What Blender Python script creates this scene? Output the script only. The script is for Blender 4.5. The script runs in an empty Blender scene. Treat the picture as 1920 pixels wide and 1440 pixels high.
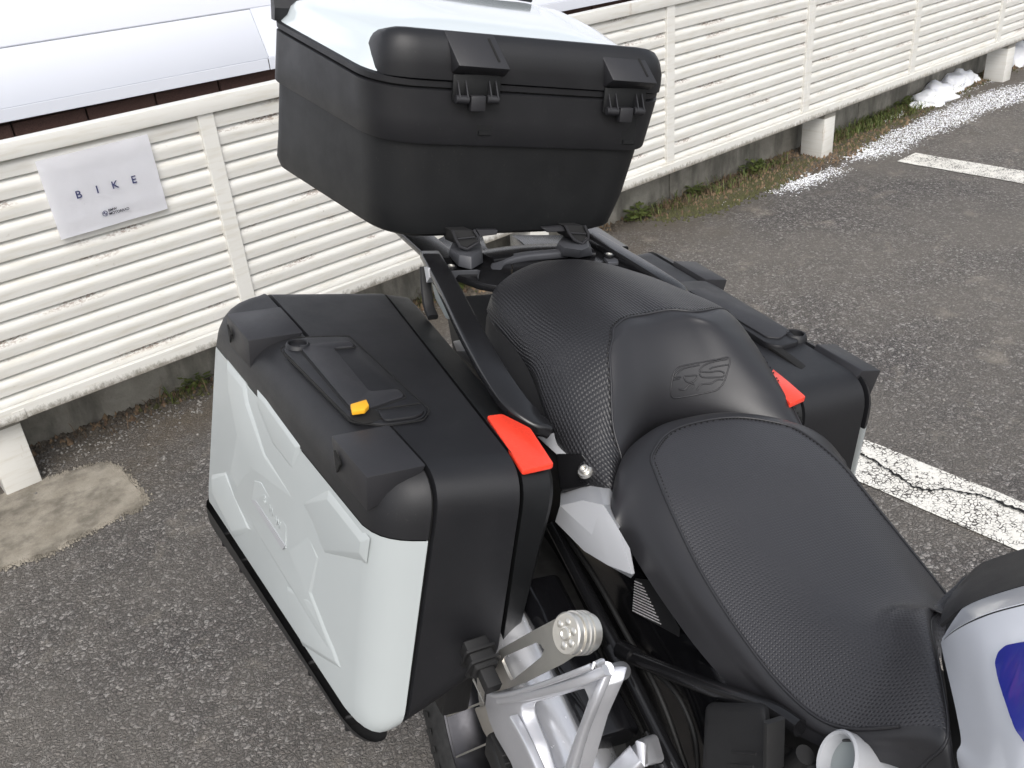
import bpy, bmesh, math, random
import numpy as np
from mathutils import Vector, Matrix
from mathutils.bvhtree import BVHTree
SC = bpy.context.scene
COL = SC.collection
random.seed(7)
# ------------------------------------------------------------------ camera, sky, sun, exposure
cam_d = bpy.data.cameras.new('camera'); cam = bpy.data.objects.new('camera', cam_d); COL.objects.link(cam)
RC = [[0.7513383248064242, -0.6553146727566994, -0.07780360754396923], [-0.3717123241927678, -0.3228388873693024, -0.8704050785958005], [0.5452711891529632, 0.6828892534459235, -0.48614976890643735]]
mw = Matrix.Identity(4)
for i in range(3):
    mw[i][0] = RC[0][i]; mw[i][1] = -RC[1][i]; mw[i][2] = -RC[2][i]
mw[2][3] = 1.4654
cam.matrix_world = mw
cam_d.sensor_width = 36; cam_d.lens = 1772.916 / 1920 * 36; cam_d.clip_start = 0.02; cam_d.clip_end = 400
SC.camera = cam
SC.render.resolution_x = 1024; SC.render.resolution_y = 768
world = bpy.data.worlds.new("World"); SC.world = world; world.use_nodes = True
wn = world.node_tree.nodes; wl = world.node_tree.links
bg = wn['Background']; sky = wn.new('ShaderNodeTexSky'); sky.sky_type = 'NISHITA'; sky.sun_disc = False
SUN_EL, SUN_AZ = math.radians(48), math.radians(215)       # azimuth measured from +Y towards +X
sky.sun_elevation = SUN_EL; sky.sun_rotation = SUN_AZ
sky.air_density = 1.0; sky.dust_density = 4.0; sky.ozone_density = 1.0
hs = wn.new('ShaderNodeHueSaturation'); hs.inputs['Saturation'].default_value = 0.32
wl.new(sky.outputs[0], hs.inputs['Color']); wl.new(hs.outputs[0], bg.inputs[0]); bg.inputs[1].default_value = 0.15
sun_d = bpy.data.lights.new('sun', 'SUN'); sun_d.energy = 0.8; sun_d.angle = math.radians(35); sun_d.color = (1, .97, .93)
sun = bpy.data.objects.new('sun', sun_d); COL.objects.link(sun)
sd = Vector((math.sin(SUN_AZ) * math.cos(SUN_EL), math.cos(SUN_AZ) * math.cos(SUN_EL), math.sin(SUN_EL)))
sun.rotation_euler = sd.to_track_quat('Z', 'Y').to_euler()
SC.view_settings.view_transform = 'Standard'; SC.view_settings.look = 'None'
SC.view_settings.gamma = 1; SC.view_settings.use_curve_mapping = False
SC.view_settings.exposure = 0.53
SC.render.engine = 'CYCLES'

# ------------------------------------------------------------------ node helpers and materials
def lin(c): return tuple(((x / 255) / 12.92 if x <= 10 else (((x / 255) + .055) / 1.055) ** 2.4) for x in c)
class NT:
    def __init__(s, name):
        s.m = bpy.data.materials.new(name); s.m.use_nodes = True
        s.n = s.m.node_tree.nodes; s.l = s.m.node_tree.links; s.p = s.n['Principled BSDF']
    def new(s, t, **k):
        o = s.n.new(t)
        for a, v in k.items(): setattr(o, a, v)
        return o
    def link(s, a, b): s.l.new(a, b)
    def coord(s, which='Object'): return s.new('ShaderNodeTexCoord').outputs[which]
    def pos(s): return s.new('ShaderNodeNewGeometry').outputs['Position']
    def mapping(s, v, scale=(1, 1, 1), rot=(0, 0, 0)):
        m = s.new('ShaderNodeMapping'); s.link(v, m.inputs[0]); m.inputs['Scale'].default_value = scale; m.inputs['Rotation'].default_value = rot; return m.outputs[0]
    def noise(s, v, scale, detail=4, rough=.55, out='Fac'):
        n = s.new('ShaderNodeTexNoise'); s.link(v, n.inputs['Vector']); n.inputs['Scale'].default_value = scale
        n.inputs['Detail'].default_value = detail; n.inputs['Roughness'].default_value = rough; return n.outputs[out]
    def voro(s, v, scale, feature='F1', out='Distance', rnd=1):
        n = s.new('ShaderNodeTexVoronoi'); n.feature = feature; s.link(v, n.inputs['Vector']); n.inputs['Scale'].default_value = scale
        n.inputs['Randomness'].default_value = rnd; return n.outputs[out]
    def ramp(s, f, stops, interp='LINEAR'):
        r = s.new('ShaderNodeValToRGB'); s.link(f, r.inputs[0]); e = r.color_ramp.elements; r.color_ramp.interpolation = interp
        for i, (p, c) in enumerate(stops):
            el = e[i] if i < 2 else e.new(p)
            el.position = p; el.color = (*c, 1) if isinstance(c, tuple) else (c, c, c, 1)
        return r.outputs[0]
    def math(s, op, a, b=None, c=None, clamp=False):
        m = s.new('ShaderNodeMath', operation=op, use_clamp=clamp)
        for i, v in enumerate((a, b, c)):
            if v is None: continue
            if isinstance(v, (int, float)): m.inputs[i].default_value = v
            else: s.link(v, m.inputs[i])
        return m.outputs[0]
    def mix(s, f, a, b, mode='MIX'):
        m = s.new('ShaderNodeMix', data_type='RGBA', blend_type=mode)
        for i, v in ((0, f), (6, a), (7, b)):
            if isinstance(v, (int, float)): m.inputs[i].default_value = v
            elif isinstance(v, tuple): m.inputs[i].default_value = (*v, 1)
            else: s.link(v, m.inputs[i])
        return m.outputs[2]
    def bump(s, h, strength=.3, dist=.001, prev=None):
        b = s.new('ShaderNodeBump'); s.link(h, b.inputs['Height']); b.inputs['Strength'].default_value = strength; b.inputs['Distance'].default_value = dist
        if prev is not None: s.link(prev, b.inputs['Normal'])
        return b.outputs[0]
    def set(s, color=None, rough=None, metal=None, normal=None, spec=None, coat=None, coat_rough=None):
        for nme, v in (('Base Color', color), ('Roughness', rough), ('Metallic', metal), ('Normal', normal), ('Specular IOR Level', spec), ('Coat Weight', coat), ('Coat Roughness', coat_rough)):
            if v is None: continue
            i = s.p.inputs[nme]
            if isinstance(v, (int, float)): i.default_value = v
            elif isinstance(v, tuple): i.default_value = (*v, 1)
            else: s.link(v, i)
        return s.m

def plastic(name, col, rough, grain=900, gs=.25, var=.12, coat=None, spec=None):
    t = NT(name); c = t.coord()
    n = t.noise(c, grain, 2); n2 = t.noise(c, 6, 3)
    cc = t.mix(t.ramp(n2, [(.35, 0), (.65, 1)]), tuple(x * (1 - var) for x in col), tuple(x * (1 + var) for x in col))
    sm = t.noise(c, 17, 5, .65); dust = t.ramp(t.noise(c, 260, 3, .7), [(.63, 0), (.72, 1)])
    if col[0] < .03 and rough > .4: cc = t.mix(t.math('MULTIPLY', dust, t.math('MULTIPLY', t.ramp(sm, [(.45, 0), (.65, 1)]), .22)), cc, (.12, .115, .105))
    r = t.math('MULTIPLY_ADD', n2, .12 if rough > .4 else .03, rough - (.06 if rough > .4 else .015))
    if rough > .4: r = t.math('MULTIPLY_ADD', t.ramp(sm, [(.35, 0), (.65, 1)]), .09, r)
    return t.set(cc, r, normal=t.bump(n, gs, .0004), coat=coat, coat_rough=.08 if coat else None, spec=spec)
M = {}
M['case'] = plastic('black_case_plastic', (.0100, .0102, .0120), .44, 1300, .35, spec=.46)
M['case_low'] = plastic('black_case_body_plastic', (.0065, .0070, .0078), .46, 1300, .4, spec=.38)
M['rubber'] = plastic('black_rubber', (.010, .010, .0105), .55, 500, .3)
M['pad'] = plastic('grey_pad_plastic', (.020, .020, .023), .46, 900, .4)
M['gloss'] = plastic('gloss_black_paint', (.006, .006, .007), .12, 60, .01)
M['satin'] = plastic('satin_black_powder_coat', (.009, .009, .010), .22, 900, .12)
M['dark'] = plastic('matt_black_plastic', (.010, .010, .011), .6, 500, .2)
M['greyp'] = plastic('dark_grey_plastic', (.055, .057, .064), .45, 900, .2)
M['silver'] = plastic('silver_grey_paint', (.40, .41, .43), .34, 1500, .08, .03)
M['grille'] = plastic('grey_reflector_plastic', (.30, .33, .33), .3, 300, .05)
M['white'] = plastic('pale_grey_lid_paint', (.43, .462, .465), .36, 1600, .06, .02)
M['lidw'] = plastic('glossy_white_lid_paint', (.60, .655, .675), .09, 50, .02, .01, coat=.6)
M['tankw'] = plastic('white_tank_paint', (.84, .865, .92), .22, 60, .02, .01, coat=.5)
M['blue'] = plastic('blue_tank_graphic', (.018, .03, .30), .25, 60, .02, .02, coat=.5)
M['yellow'] = plastic('yellow_plastic', (.80, .40, .02), .45, 500, .1)
M['paper'] = plastic('laminated_paper', (.90, .905, .945), .4, 20, .05, .02)
M['ink'] = plastic('dark_blue_ink', (.03, .035, .12), .5, 50, .01)
M['inkk'] = plastic('black_ink', (.02, .02, .04), .5, 50, .01)
M['labelw'] = plastic('white_label_print', (.85, .85, .85), .5, 50, .01)
M['blackdeep'] = plastic('cavity_black', (.004, .004, .004), .8, 50, .01)

def metal(name, col, rough, aniso=(1, 1, 1), bs=.1):
    t = NT(name); c = t.mapping(t.coord(), aniso); n = t.noise(c, 120, 4); n2 = t.noise(t.coord(), 7, 3)
    return t.set(t.mix(n2, tuple(x * .85 for x in col), col), t.math('MULTIPLY_ADD', n, .16, rough - .06), metal=1.0, normal=t.bump(n, bs, .0004))
M['chrome'] = metal('brushed_muffler_steel', (.93, .94, .97), .22, (1, 3, 1)); M['chrome'].node_tree.nodes['Principled BSDF'].inputs['Metallic'].default_value = .72
M['steel'] = metal('stainless_plate', (.78, .76, .71), .32, (1, 6, 1)); M['steel'].node_tree.nodes['Principled BSDF'].inputs['Metallic'].default_value = .88
M['alu'] = metal('cast_aluminium', (.70, .71, .75), .36, (1, 1, 1), .25); M['alu'].node_tree.nodes['Principled BSDF'].inputs['Metallic'].default_value = .65
M['rim'] = metal('dark_rim', (.05, .05, .055), .3)
M['gold'] = metal('gold_ring', (.55, .5, .38), .3)

def red_mat():
    t = NT('red_reflector'); c = t.coord(); v = t.voro(c, 420)
    return t.set(t.mix(v, (.80, .045, .022), (.95, .07, .035)), .28, normal=t.bump(v, .15, .0004))
M['red'] = red_mat()

def vinyl(name, textured=False, ribs=False, k=1):
    t = NT(name); c = t.coord(); n = t.noise(c, 700, 3); n2 = t.noise(c, 5, 2)
    k = 1 if textured and not ribs else .62
    col = t.mix(n2, (.030 * k, .030 * k, .034 * k), (.038 * k, .038 * k, .043 * k))
    nrm = t.bump(n, .25, .0003)
    rough = t.math('MULTIPLY_ADD', n, .1, .36)
    if textured:
        uv = t.new('ShaderNodeUVMap').outputs[0]; sp = t.new('ShaderNodeSeparateXYZ'); t.link(uv, sp.inputs[0])
        P = .0036 if not ribs else .0046
        a = t.math('MULTIPLY', sp.outputs[0], math.pi * 2 / P); b = t.math('MULTIPLY', sp.outputs[1], math.pi * 2 / (P * (1.0 if not ribs else 1.15)))
        sa = t.math('SINE', a); sb = t.math('SINE', b)
        d = t.math('MULTIPLY', t.math('MULTIPLY_ADD', sa, .5, .5), t.math('MULTIPLY_ADD', sb, .5, .5))
        if ribs:
            d = t.math('ADD', t.math('MULTIPLY', d, .75), t.math('MULTIPLY', t.math('MULTIPLY_ADD', sa, .5, .5), .25))
            d2 = t.math('POWER', d, .8); nrm = t.bump(d2, .8, .0009, nrm); col = t.mix(t.math('MULTIPLY', t.math('SUBTRACT', 1, d), .3), col, (.007, .007, .008))
        else:
            d2 = t.math('POWER', d, 2.2); nrm = t.bump(t.math('SUBTRACT', 1, d2), .8, .0007, nrm)
            col = t.mix(t.math('MULTIPLY', d2, .75), col, (.008, .008, .009))
    return t.set(col, rough, normal=nrm)
M['vinyl'] = vinyl('smooth_black_vinyl')
M['vinylp'] = vinyl('perforated_black_vinyl', True)
M['vinylr'] = vinyl('ribbed_black_vinyl', True, True)

def tyre_mat():
    t = NT('tyre_rubber'); c = t.coord(); n = t.noise(c, 90, 5)
    return t.set(t.ramp(n, [(.3, .012), (.7, .03)]), .65, normal=t.bump(n, .4, .001))
M['tyre'] = tyre_mat()

def fence_mat(name, stains):
    t = NT(name); P = t.pos(); sp = t.new('ShaderNodeSeparateXYZ'); t.link(P, sp.inputs[0])
    base = t.mix(t.noise(P, 2.3, 4), (.63, .622, .585), (.705, .698, .665))
    streak = t.noise(t.mapping(P, (3, 1, 26)), 3, 5)
    base = t.mix(t.ramp(streak, [(.48, 0), (.72, .45)]), base, (.50, .465, .38))
    if stains:
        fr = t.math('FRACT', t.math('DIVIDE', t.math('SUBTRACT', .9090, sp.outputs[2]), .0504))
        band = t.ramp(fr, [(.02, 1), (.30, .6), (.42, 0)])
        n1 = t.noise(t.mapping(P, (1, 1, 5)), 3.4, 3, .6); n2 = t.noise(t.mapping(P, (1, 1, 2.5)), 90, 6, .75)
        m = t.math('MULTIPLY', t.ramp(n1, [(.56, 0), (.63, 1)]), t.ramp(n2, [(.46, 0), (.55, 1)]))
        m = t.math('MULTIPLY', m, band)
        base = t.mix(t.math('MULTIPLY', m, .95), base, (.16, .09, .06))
        g = t.ramp(t.noise(P, 60, 4), [(.66, 0), (.76, .5)])
        base = t.mix(t.math('MULTIPLY', g, t.ramp(n1, [(.45, 0), (.6, 1)])), base, (.25, .2, .15))
    else:
        z = t.math('SUBTRACT', .275, sp.outputs[2])
        n2 = t.noise(t.mapping(P, (1, 1, .6)), 70, 6, .8)
        low = t.math('GREATER_THAN', z, 0)
        low = t.math('MULTIPLY', low, t.ramp(t.math('ADD', t.math('MULTIPLY', z, 14), t.math('MULTIPLY', n2, .9)), [(.75, 0), (1.05, 1)]))
        low = t.math('MULTIPLY', low, t.math('GREATER_THAN', sp.outputs[2], .2))
        base = t.mix(t.math('MULTIPLY', low, .75), base, (.10, .085, .06))
        rust = t.ramp(t.noise(t.mapping(P, (1, 1, .25)), 14, 5, .7), [(.64, 0), (.70, 1)])
        base = t.mix(t.math('MULTIPLY', rust, .3), base, (.30, .17, .08))
    return t.set(base, .42, normal=t.bump(t.noise(P, 250, 2), .05, .0005))
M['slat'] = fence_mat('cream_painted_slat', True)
M['fence'] = fence_mat('cream_painted_steel', False)

def clad_mat():
    t = NT('white_sheet_cladding'); P = t.pos(); n = t.noise(P, 1.6, 3)
    return t.set(t.mix(n, (.60, .625, .69), (.66, .68, .735)), .35, normal=t.bump(t.noise(P, 3, 2), .12, .01))
M['clad'] = clad_mat()

def brick_mat():
    t = NT('brown_tile'); P = t.pos(); n = t.noise(P, 260, 5, .8); n2 = t.noise(t.mapping(P, (3, 3, 3)), 3, 2)
    c = t.mix(t.ramp(n, [(.35, 0), (.7, 1)]), (.035, .017, .013), (.105, .05, .038))
    c = t.mix(t.math('MULTIPLY', n2, .5), c, (.05, .025, .02))
    return t.set(c, .75, normal=t.bump(n, .6, .002))
M['brick'] = brick_mat()
def mortar_mat():
    t = NT('dark_mortar'); return t.set(t.ramp(t.noise(t.pos(), 80), [(.3, .012), (.7, .025)]), .9)
M['mortar'] = mortar_mat()

def concrete_mat(name, a, b, dark=True):
    t = NT(name); P = t.pos(); sp = t.new('ShaderNodeSeparateXYZ'); t.link(P, sp.inputs[0])
    n = t.noise(P, 9, 8, .7); n2 = t.noise(P, 160, 5, .7)
    c = t.mix(t.ramp(n, [(.32, 0), (.68, 1)]), a, b)
    c = t.mix(t.ramp(n2, [(.58, 0), (.72, .55)]), c, tuple(x * .45 for x in a))
    c = t.mix(t.ramp(n2, [(.28, .4), (.38, 0)]), c, tuple(min(1, x * 1.7) for x in b))
    if dark:
        st = t.ramp(t.noise(t.mapping(P, (4, 4, 1)), 3, 5, .6), [(.45, 0), (.62, .7)])
        c = t.mix(st, c, tuple(x * .5 for x in a))
    h = t.math('ADD', n, t.math('MULTIPLY', n2, .5))
    return t.set(c, .85, normal=t.bump(h, .5, .006))
M['kerb'] = concrete_mat('weathered_concrete', (.20, .19, .165), (.34, .325, .285))
M['patch'] = concrete_mat('sandy_concrete', (.20, .178, .142), (.35, .32, .268), True)

def asphalt_mat():
    t = NT('asphalt'); P = t.pos()
    warp = t.mix(.02, P, t.noise(P, 60, 3, .7, 'Color'), 'ADD')
    v = t.voro(warp, 98, 'F1', 'Color'); e = t.voro(warp, 98, 'DISTANCE_TO_EDGE')
    v2 = t.voro(P, 300, 'F1', 'Color'); n = t.noise(P, 55, 8, .75); big = t.noise(P, 1.1, 5, .6); mid = t.noise(P, 6, 5, .6)
    bw = t.new('ShaderNodeRGBToBW'); t.link(v, bw.inputs[0]); bw2 = t.new('ShaderNodeRGBToBW'); t.link(v2, bw2.inputs[0])
    c = t.ramp(bw.outputs[0], [(.20, (.10, .095, .090)), (.45, (.175, .165, .157)), (.60, (.27, .256, .243)), (.72, (.40, .382, .365)), (.84, (.60, .58, .555))])
    c = t.mix(.30, c, t.ramp(bw2.outputs[0], [(.2, (.07, .065, .062)), (.5, (.18, .168, .158)), (.75, (.52, .49, .47))]))
    hue = t.new('ShaderNodeSeparateColor'); t.link(v, hue.inputs[0])
    c = t.mix(t.math('MULTIPLY', hue.outputs[0], .3), c, (.13, .095, .085))
    c = t.mix(t.ramp(e, [(.0, .95), (.16, 0)]), c, (.026, .025, .025))
    c = t.mix(t.ramp(n, [(.56, 0), (.66, .6)]), c, (.036, .034, .033))
    c = t.mix(t.ramp(big, [(.38, 0), (.60, .55)]), c, (.27, .245, .21))
    sp = t.new('ShaderNodeSeparateXYZ'); t.link(P, sp.inputs[0])
    drift = t.math('ADD', t.math('MULTIPLY', t.math('SUBTRACT', sp.outputs[1], 2.35), 1.6), t.math('MULTIPLY', t.math('SUBTRACT', t.noise(P, 3.5, 7, .7), .5), 2.2))
    c = t.mix(t.ramp(drift, [(.0, 0), (.75, .8)]), c, t.mix(t.noise(P, 70, 5, .8), (.055, .042, .030), (.24, .195, .135)))
    c = t.mix(t.ramp(mid, [(.58, 0), (.72, .55)]), c, (.40, .36, .30))
    big2 = t.noise(P, .55, 4, .6); c = t.mix(t.ramp(big2, [(.42, 0), (.60, .35)]), c, (.10, .095, .092))
    h = t.math('ADD', t.math('MULTIPLY', e, 1.6), t.math('ADD', t.math('MULTIPLY', t.math('SUBTRACT', 1, n), .9), t.math('MULTIPLY', bw.outputs[0], .45)))
    return t.set(c, .75, normal=t.bump(h, 1.0, .009))
M['asphalt'] = asphalt_mat()

def paint_mat():
    t = NT('worn_white_road_paint'); P = t.pos()
    warp = t.mix(.02, P, t.noise(P, 30, 3, .6, 'Color'), 'ADD')
    e = t.voro(warp, 95, 'DISTANCE_TO_EDGE'); n = t.noise(P, 45, 8, .75); m = t.noise(P, 9, 4); n3 = t.noise(P, 200, 3)
    worn = t.ramp(t.math('ADD', t.math('MULTIPLY', e, -2.0), t.math('ADD', n, t.math('MULTIPLY', m, .55))), [(.66, 0), (.74, 1)])
    c = t.mix(n3, (.70, .68, .62), (.82, .81, .77)); c = t.mix(worn, c, (.085, .078, .072))
    h = t.math('SUBTRACT', 1, worn)
    return t.set(c, .7, normal=t.bump(t.math('ADD', t.math('MULTIPLY', h, .5), t.math('MULTIPLY', n, -.8)), .9, .004))
M['paint'] = paint_mat()
def simple_noise(name, a, b, sc, rough=.9):
    t = NT(name); P = t.pos(); n = t.noise(P, sc, 5, .7); return t.set(t.mix(t.ramp(n, [(.35, 0), (.65, 1)]), a, b), rough, normal=t.bump(n, .4, .003))
M['soil'] = simple_noise('damp_soil', (.04, .032, .024), (.13, .11, .085), 60)
M['moss'] = simple_noise('moss', (.035, .036, .014), (.10, .100, .038), 120)
M['grass'] = simple_noise('grass_blade', (.045, .075, .015), (.16, .19, .05), 40, .6)
M['dry'] = simple_noise('dry_leaf', (.07, .04, .025), (.24, .17, .10), 40, .8)
M['pebble'] = simple_noise('pebble', (.10, .095, .09), (.30, .285, .26), 30)
def snow_mat():
    t = NT('snow'); P = t.pos(); n = t.noise(P, 120, 4); n2 = t.noise(P, 25, 4)
    m = t.set(t.mix(n2, (.80, .82, .87), (.92, .93, .95)), .6, normal=t.bump(n, .5, .003))
    t.p.inputs['Subsurface Weight'].default_value = .25; t.p.inputs['Subsurface Radius'].default_value = (.02, .02, .025); return m
M['snow'] = snow_mat()

# ------------------------------------------------------------------ geometry helpers
def V(*a): return Vector(a)
def bm_mesh(name, bm, mat, smooth=35):
    bmesh.ops.recalc_face_normals(bm, faces=bm.faces)
    me = bpy.data.meshes.new(name); bm.to_mesh(me); bm.free()
    if mat: me.materials.append(mat)
    if smooth:
        me.polygons.foreach_set('use_smooth', [True] * len(me.polygons)); me.set_sharp_from_angle(angle=math.radians(smooth))
    return me
def link(name, me, parent=None, **props):
    o = bpy.data.objects.new(name, me); COL.objects.link(o)
    if parent: o.parent = parent
    for k, v in props.items(): o[k] = v
    return o
def add_poly_prism(bm, pts, off, inset=0, inset_h=None):
    """closed prism from a loop of 3D points extruded by vector off (optional shrunken far face)"""
    pts = [Vector(p) for p in pts]; off = Vector(off); n = len(pts); cen = sum(pts, Vector()) / n
    a = [bm.verts.new(p) for p in pts]
    q = []
    for i, p in enumerate(pts):
        if inset:
            e1 = (pts[i - 1] - p).normalized(); e2 = (pts[(i + 1) % n] - p).normalized(); nn = off.normalized()
            d1 = nn.cross(e1).normalized(); d2 = e2.cross(nn).normalized()
            bis = e1 + e2
            s = 1
            crs = (e2.cross(e1)).dot(nn)
            ang = e1.angle(e2)
            if bis.length < 1e-4: bis = d2; k = 1
            else: bis.normalize(); k = 1 / max(.35, math.sin(ang / 2))
            # orient towards the inside
            test = (p + bis * 1e-4)
            ins = point_in(pts, test, nn)
            if not ins: bis = -bis
            q.append(p + bis * inset * k + off)
        else: q.append(p + off)
    b = [bm.verts.new(p) for p in q]
    bm.faces.new(a); bm.faces.new(b[::-1])
    for i in range(n): bm.faces.new((a[i], b[i], b[(i + 1) % n], a[(i + 1) % n]))
def point_in(pts, p, nn):
    u = nn.orthogonal().normalized(); v = nn.cross(u); x, y = p.dot(u), p.dot(v); c = False; n = len(pts)
    for i in range(n):
        x1, y1, x2, y2 = pts[i].dot(u), pts[i].dot(v), pts[i - 1].dot(u), pts[i - 1].dot(v)
        if (y1 > y) != (y2 > y) and x < (x2 - x1) * (y - y1) / (y2 - y1) + x1: c = not c
    return c
def add_box(bm, x0, x1, y0, y1, z0, z1):
    vs = [bm.verts.new(p) for p in ((x0, y0, z0), (x1, y0, z0), (x1, y1, z0), (x0, y1, z0), (x0, y0, z1), (x1, y0, z1), (x1, y1, z1), (x0, y1, z1))]
    for f in ((0, 3, 2, 1), (4, 5, 6, 7), (0, 1, 5, 4), (1, 2, 6, 5), (2, 3, 7, 6), (3, 0, 4, 7)): bm.faces.new([vs[i] for i in f])
def frame_along(pts, i, up):
    n = len(pts); t = (pts[min(i + 1, n - 1)] - pts[max(i - 1, 0)]).normalized()
    s = t.cross(up)
    if s.length < 1e-5: s = t.orthogonal()
    s.normalize(); return t, s, s.cross(t).normalized()
def add_sweep(bm, pts, sec, up=(0, 0, 1), closed=False, cap=True, scale=None):
    pts = [Vector(p) for p in pts]; up = Vector(up); n = len(pts); rings = []
    for i in range(n):
        if closed:
            t = (pts[(i + 1) % n] - pts[i - 1]).normalized(); s = t.cross(up); s = s.normalized() if s.length > 1e-5 else t.orthogonal().normalized(); u = s.cross(t)
        else: t, s, u = frame_along(pts, i, up)
        k = scale[i] if scale else 1
        rings.append([bm.verts.new(pts[i] + s * x * k + u * y * k) for x, y in sec])
    m = len(sec)
    for i in range(n if closed else n - 1):
        a, b = rings[i], rings[(i + 1) % n]
        for j in range(m): bm.faces.new((a[j], a[(j + 1) % m], b[(j + 1) % m], b[j]))
    if cap and not closed: bm.faces.new(rings[0][::-1]); bm.faces.new(rings[-1])
def circ(r, n=12, rx=None): return [((rx or r) * math.cos(2 * math.pi * k / n), r * math.sin(2 * math.pi * k / n)) for k in range(n)]
def rrect(w, h, r, n=4):
    o = []
    for cx, cy, a0 in ((w / 2 - r, h / 2 - r, 0), (-w / 2 + r, h / 2 - r, 90), (-w / 2 + r, -h / 2 + r, 180), (w / 2 - r, -h / 2 + r, 270)):
        for k in range(n + 1):
            a = math.radians(a0 + 90 * k / n); o.append((cx + r * math.cos(a), cy + r * math.sin(a)))
    return o
def cr(pts, n=6, closed=False):
    """Catmull-Rom through points"""
    P = [Vector(p) for p in pts]; m = len(P); out = []
    for i in range(m if closed else m - 1):
        if closed: p0, p1, p2, p3 = P[i - 1], P[i], P[(i + 1) % m], P[(i + 2) % m]
        else:
            p1, p2 = P[i], P[i + 1]; p0 = P[i - 1] if i else p1 * 2 - p2; p3 = P[i + 2] if i + 2 < m else p2 * 2 - p1
        for k in range(n):
            t = k / n
            out.append(.5 * ((2 * p1) + (p2 - p0) * t + (2 * p0 - 5 * p1 + 4 * p2 - p3) * t * t + (3 * p1 - p0 - 3 * p2 + p3) * t ** 3))
    if not closed: out.append(P[-1])
    return out
def round_poly(pts, r, n=4):
    pts = [Vector(p) for p in pts]; m = len(pts); out = []
    for i in range(m):
        p = pts[i]; a = pts[i - 1] - p; b = pts[(i + 1) % m] - p
        rr = r[i] if isinstance(r, (list, tuple)) else r
        d = min(rr, a.length * .48, b.length * .48); A = p + a.normalized() * d; B = p + b.normalized() * d
        if d < 1e-5: out.append(p); continue
        for k in range(n + 1):
            t = k / n; out.append(A * (1 - t) ** 2 + p * 2 * t * (1 - t) + B * t * t)
    return out
def add_loft(bm, rings, cap0=True, cap1=True):
    R = [[bm.verts.new(Vector(p)) for p in r] for r in rings]; m = len(R[0])
    for a, b in zip(R, R[1:]):
        for j in range(m): bm.faces.new((a[j], a[(j + 1) % m], b[(j + 1) % m], b[j]))
    if cap0: bm.faces.new(R[0][::-1])
    if cap1: bm.faces.new(R[-1])
def qring(c4, r, inset=0, n=8, shift=(0, 0, 0)):
    """rounded quad ring from four corners, optionally inset and shifted"""
    c = [Vector(p) for p in c4]; q = []
    for i in range(4):
        e1 = (c[i - 1] - c[i]).normalized(); e2 = (c[(i + 1) % 4] - c[i]).normalized(); q.append(c[i] + (e1 + e2) * inset + Vector(shift))
    return round_poly(q, r, n)
def mirror(p): return (p[0], -p[1], p[2])
def bisect(bm, co, no, keep_positive=True):
    g = list(bm.verts) + list(bm.edges) + list(bm.faces)
    bmesh.ops.bisect_plane(bm, geom=g, dist=1e-6, plane_co=co, plane_no=no, clear_inner=keep_positive, clear_outer=not keep_positive)
    return bm
def bevel_all(bm, off, seg=2, ang=30):
    bmesh.ops.recalc_face_normals(bm, faces=bm.faces)
    ed = [e for e in bm.edges if len(e.link_faces) == 2 and e.calc_face_angle(0) > math.radians(ang)]
    if ed: bmesh.ops.bevel(bm, geom=ed, offset=off, segments=seg, profile=.5, affect='EDGES', clamp_overlap=True)
    return bm
def hexa(c8):
    """bottom four then top four"""
    bm = bmesh.new(); v = [bm.verts.new(p) for p in c8]
    for f in ((0, 3, 2, 1), (4, 5, 6, 7), (0, 1, 5, 4), (1, 2, 6, 5), (2, 3, 7, 6), (3, 0, 4, 7)): bm.faces.new([v[i] for i in f])
    return bm

# ------------------------------------------------------------------ ground
def sheet(name, pts, z, mat, **props):
    bm = bmesh.new(); bm.faces.new([bm.verts.new((p[0], p[1], z)) for p in pts]); return link(name, bm_mesh(name, bm, mat, 0), None, **props)
sheet('ground', [(-60, -60), (60, -60), (60, 60), (-60, 60)], 0, M['asphalt'], kind='structure')
# sandy concrete footing patch round the left post
pp = cr([(0.5470,2.4036,0.0000), (0.5373,2.3334,0.0000), (0.5168,2.3127,0.0000), (0.4628,2.3150,0.0000), (0.3947,2.3069,0.0000), (0.3371,2.3031,0.0000), (0.2789,2.2924,0.0000), (0.2165,2.3063,0.0000), (0.1560,2.3222,0.0000), (-.05, 2.335, 0), (-.2, 2.34, 0), (-.2, 2.66, 0), (0.1, 2.69, 0), (0.2529,2.6770,0.0000), (0.3579,2.6586,0.0000), (0.4359,2.6408,0.0000), (0.5259,2.6072,0.0000), (0.5457,2.5328,0.0000)], 5, True)
bm = bmesh.new()
out = []
for i, p in enumerate(pp):
    out.append((p.x + random.uniform(-.006, .006), p.y + random.uniform(-.006, .006), .004))
add_poly_prism(bm, [(x, y, -.01) for x, y, z in out], (0, 0, .016)); link('concrete_patch', bm_mesh('concrete_patch', bm, M['patch'], 20), None, kind='structure')

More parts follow.
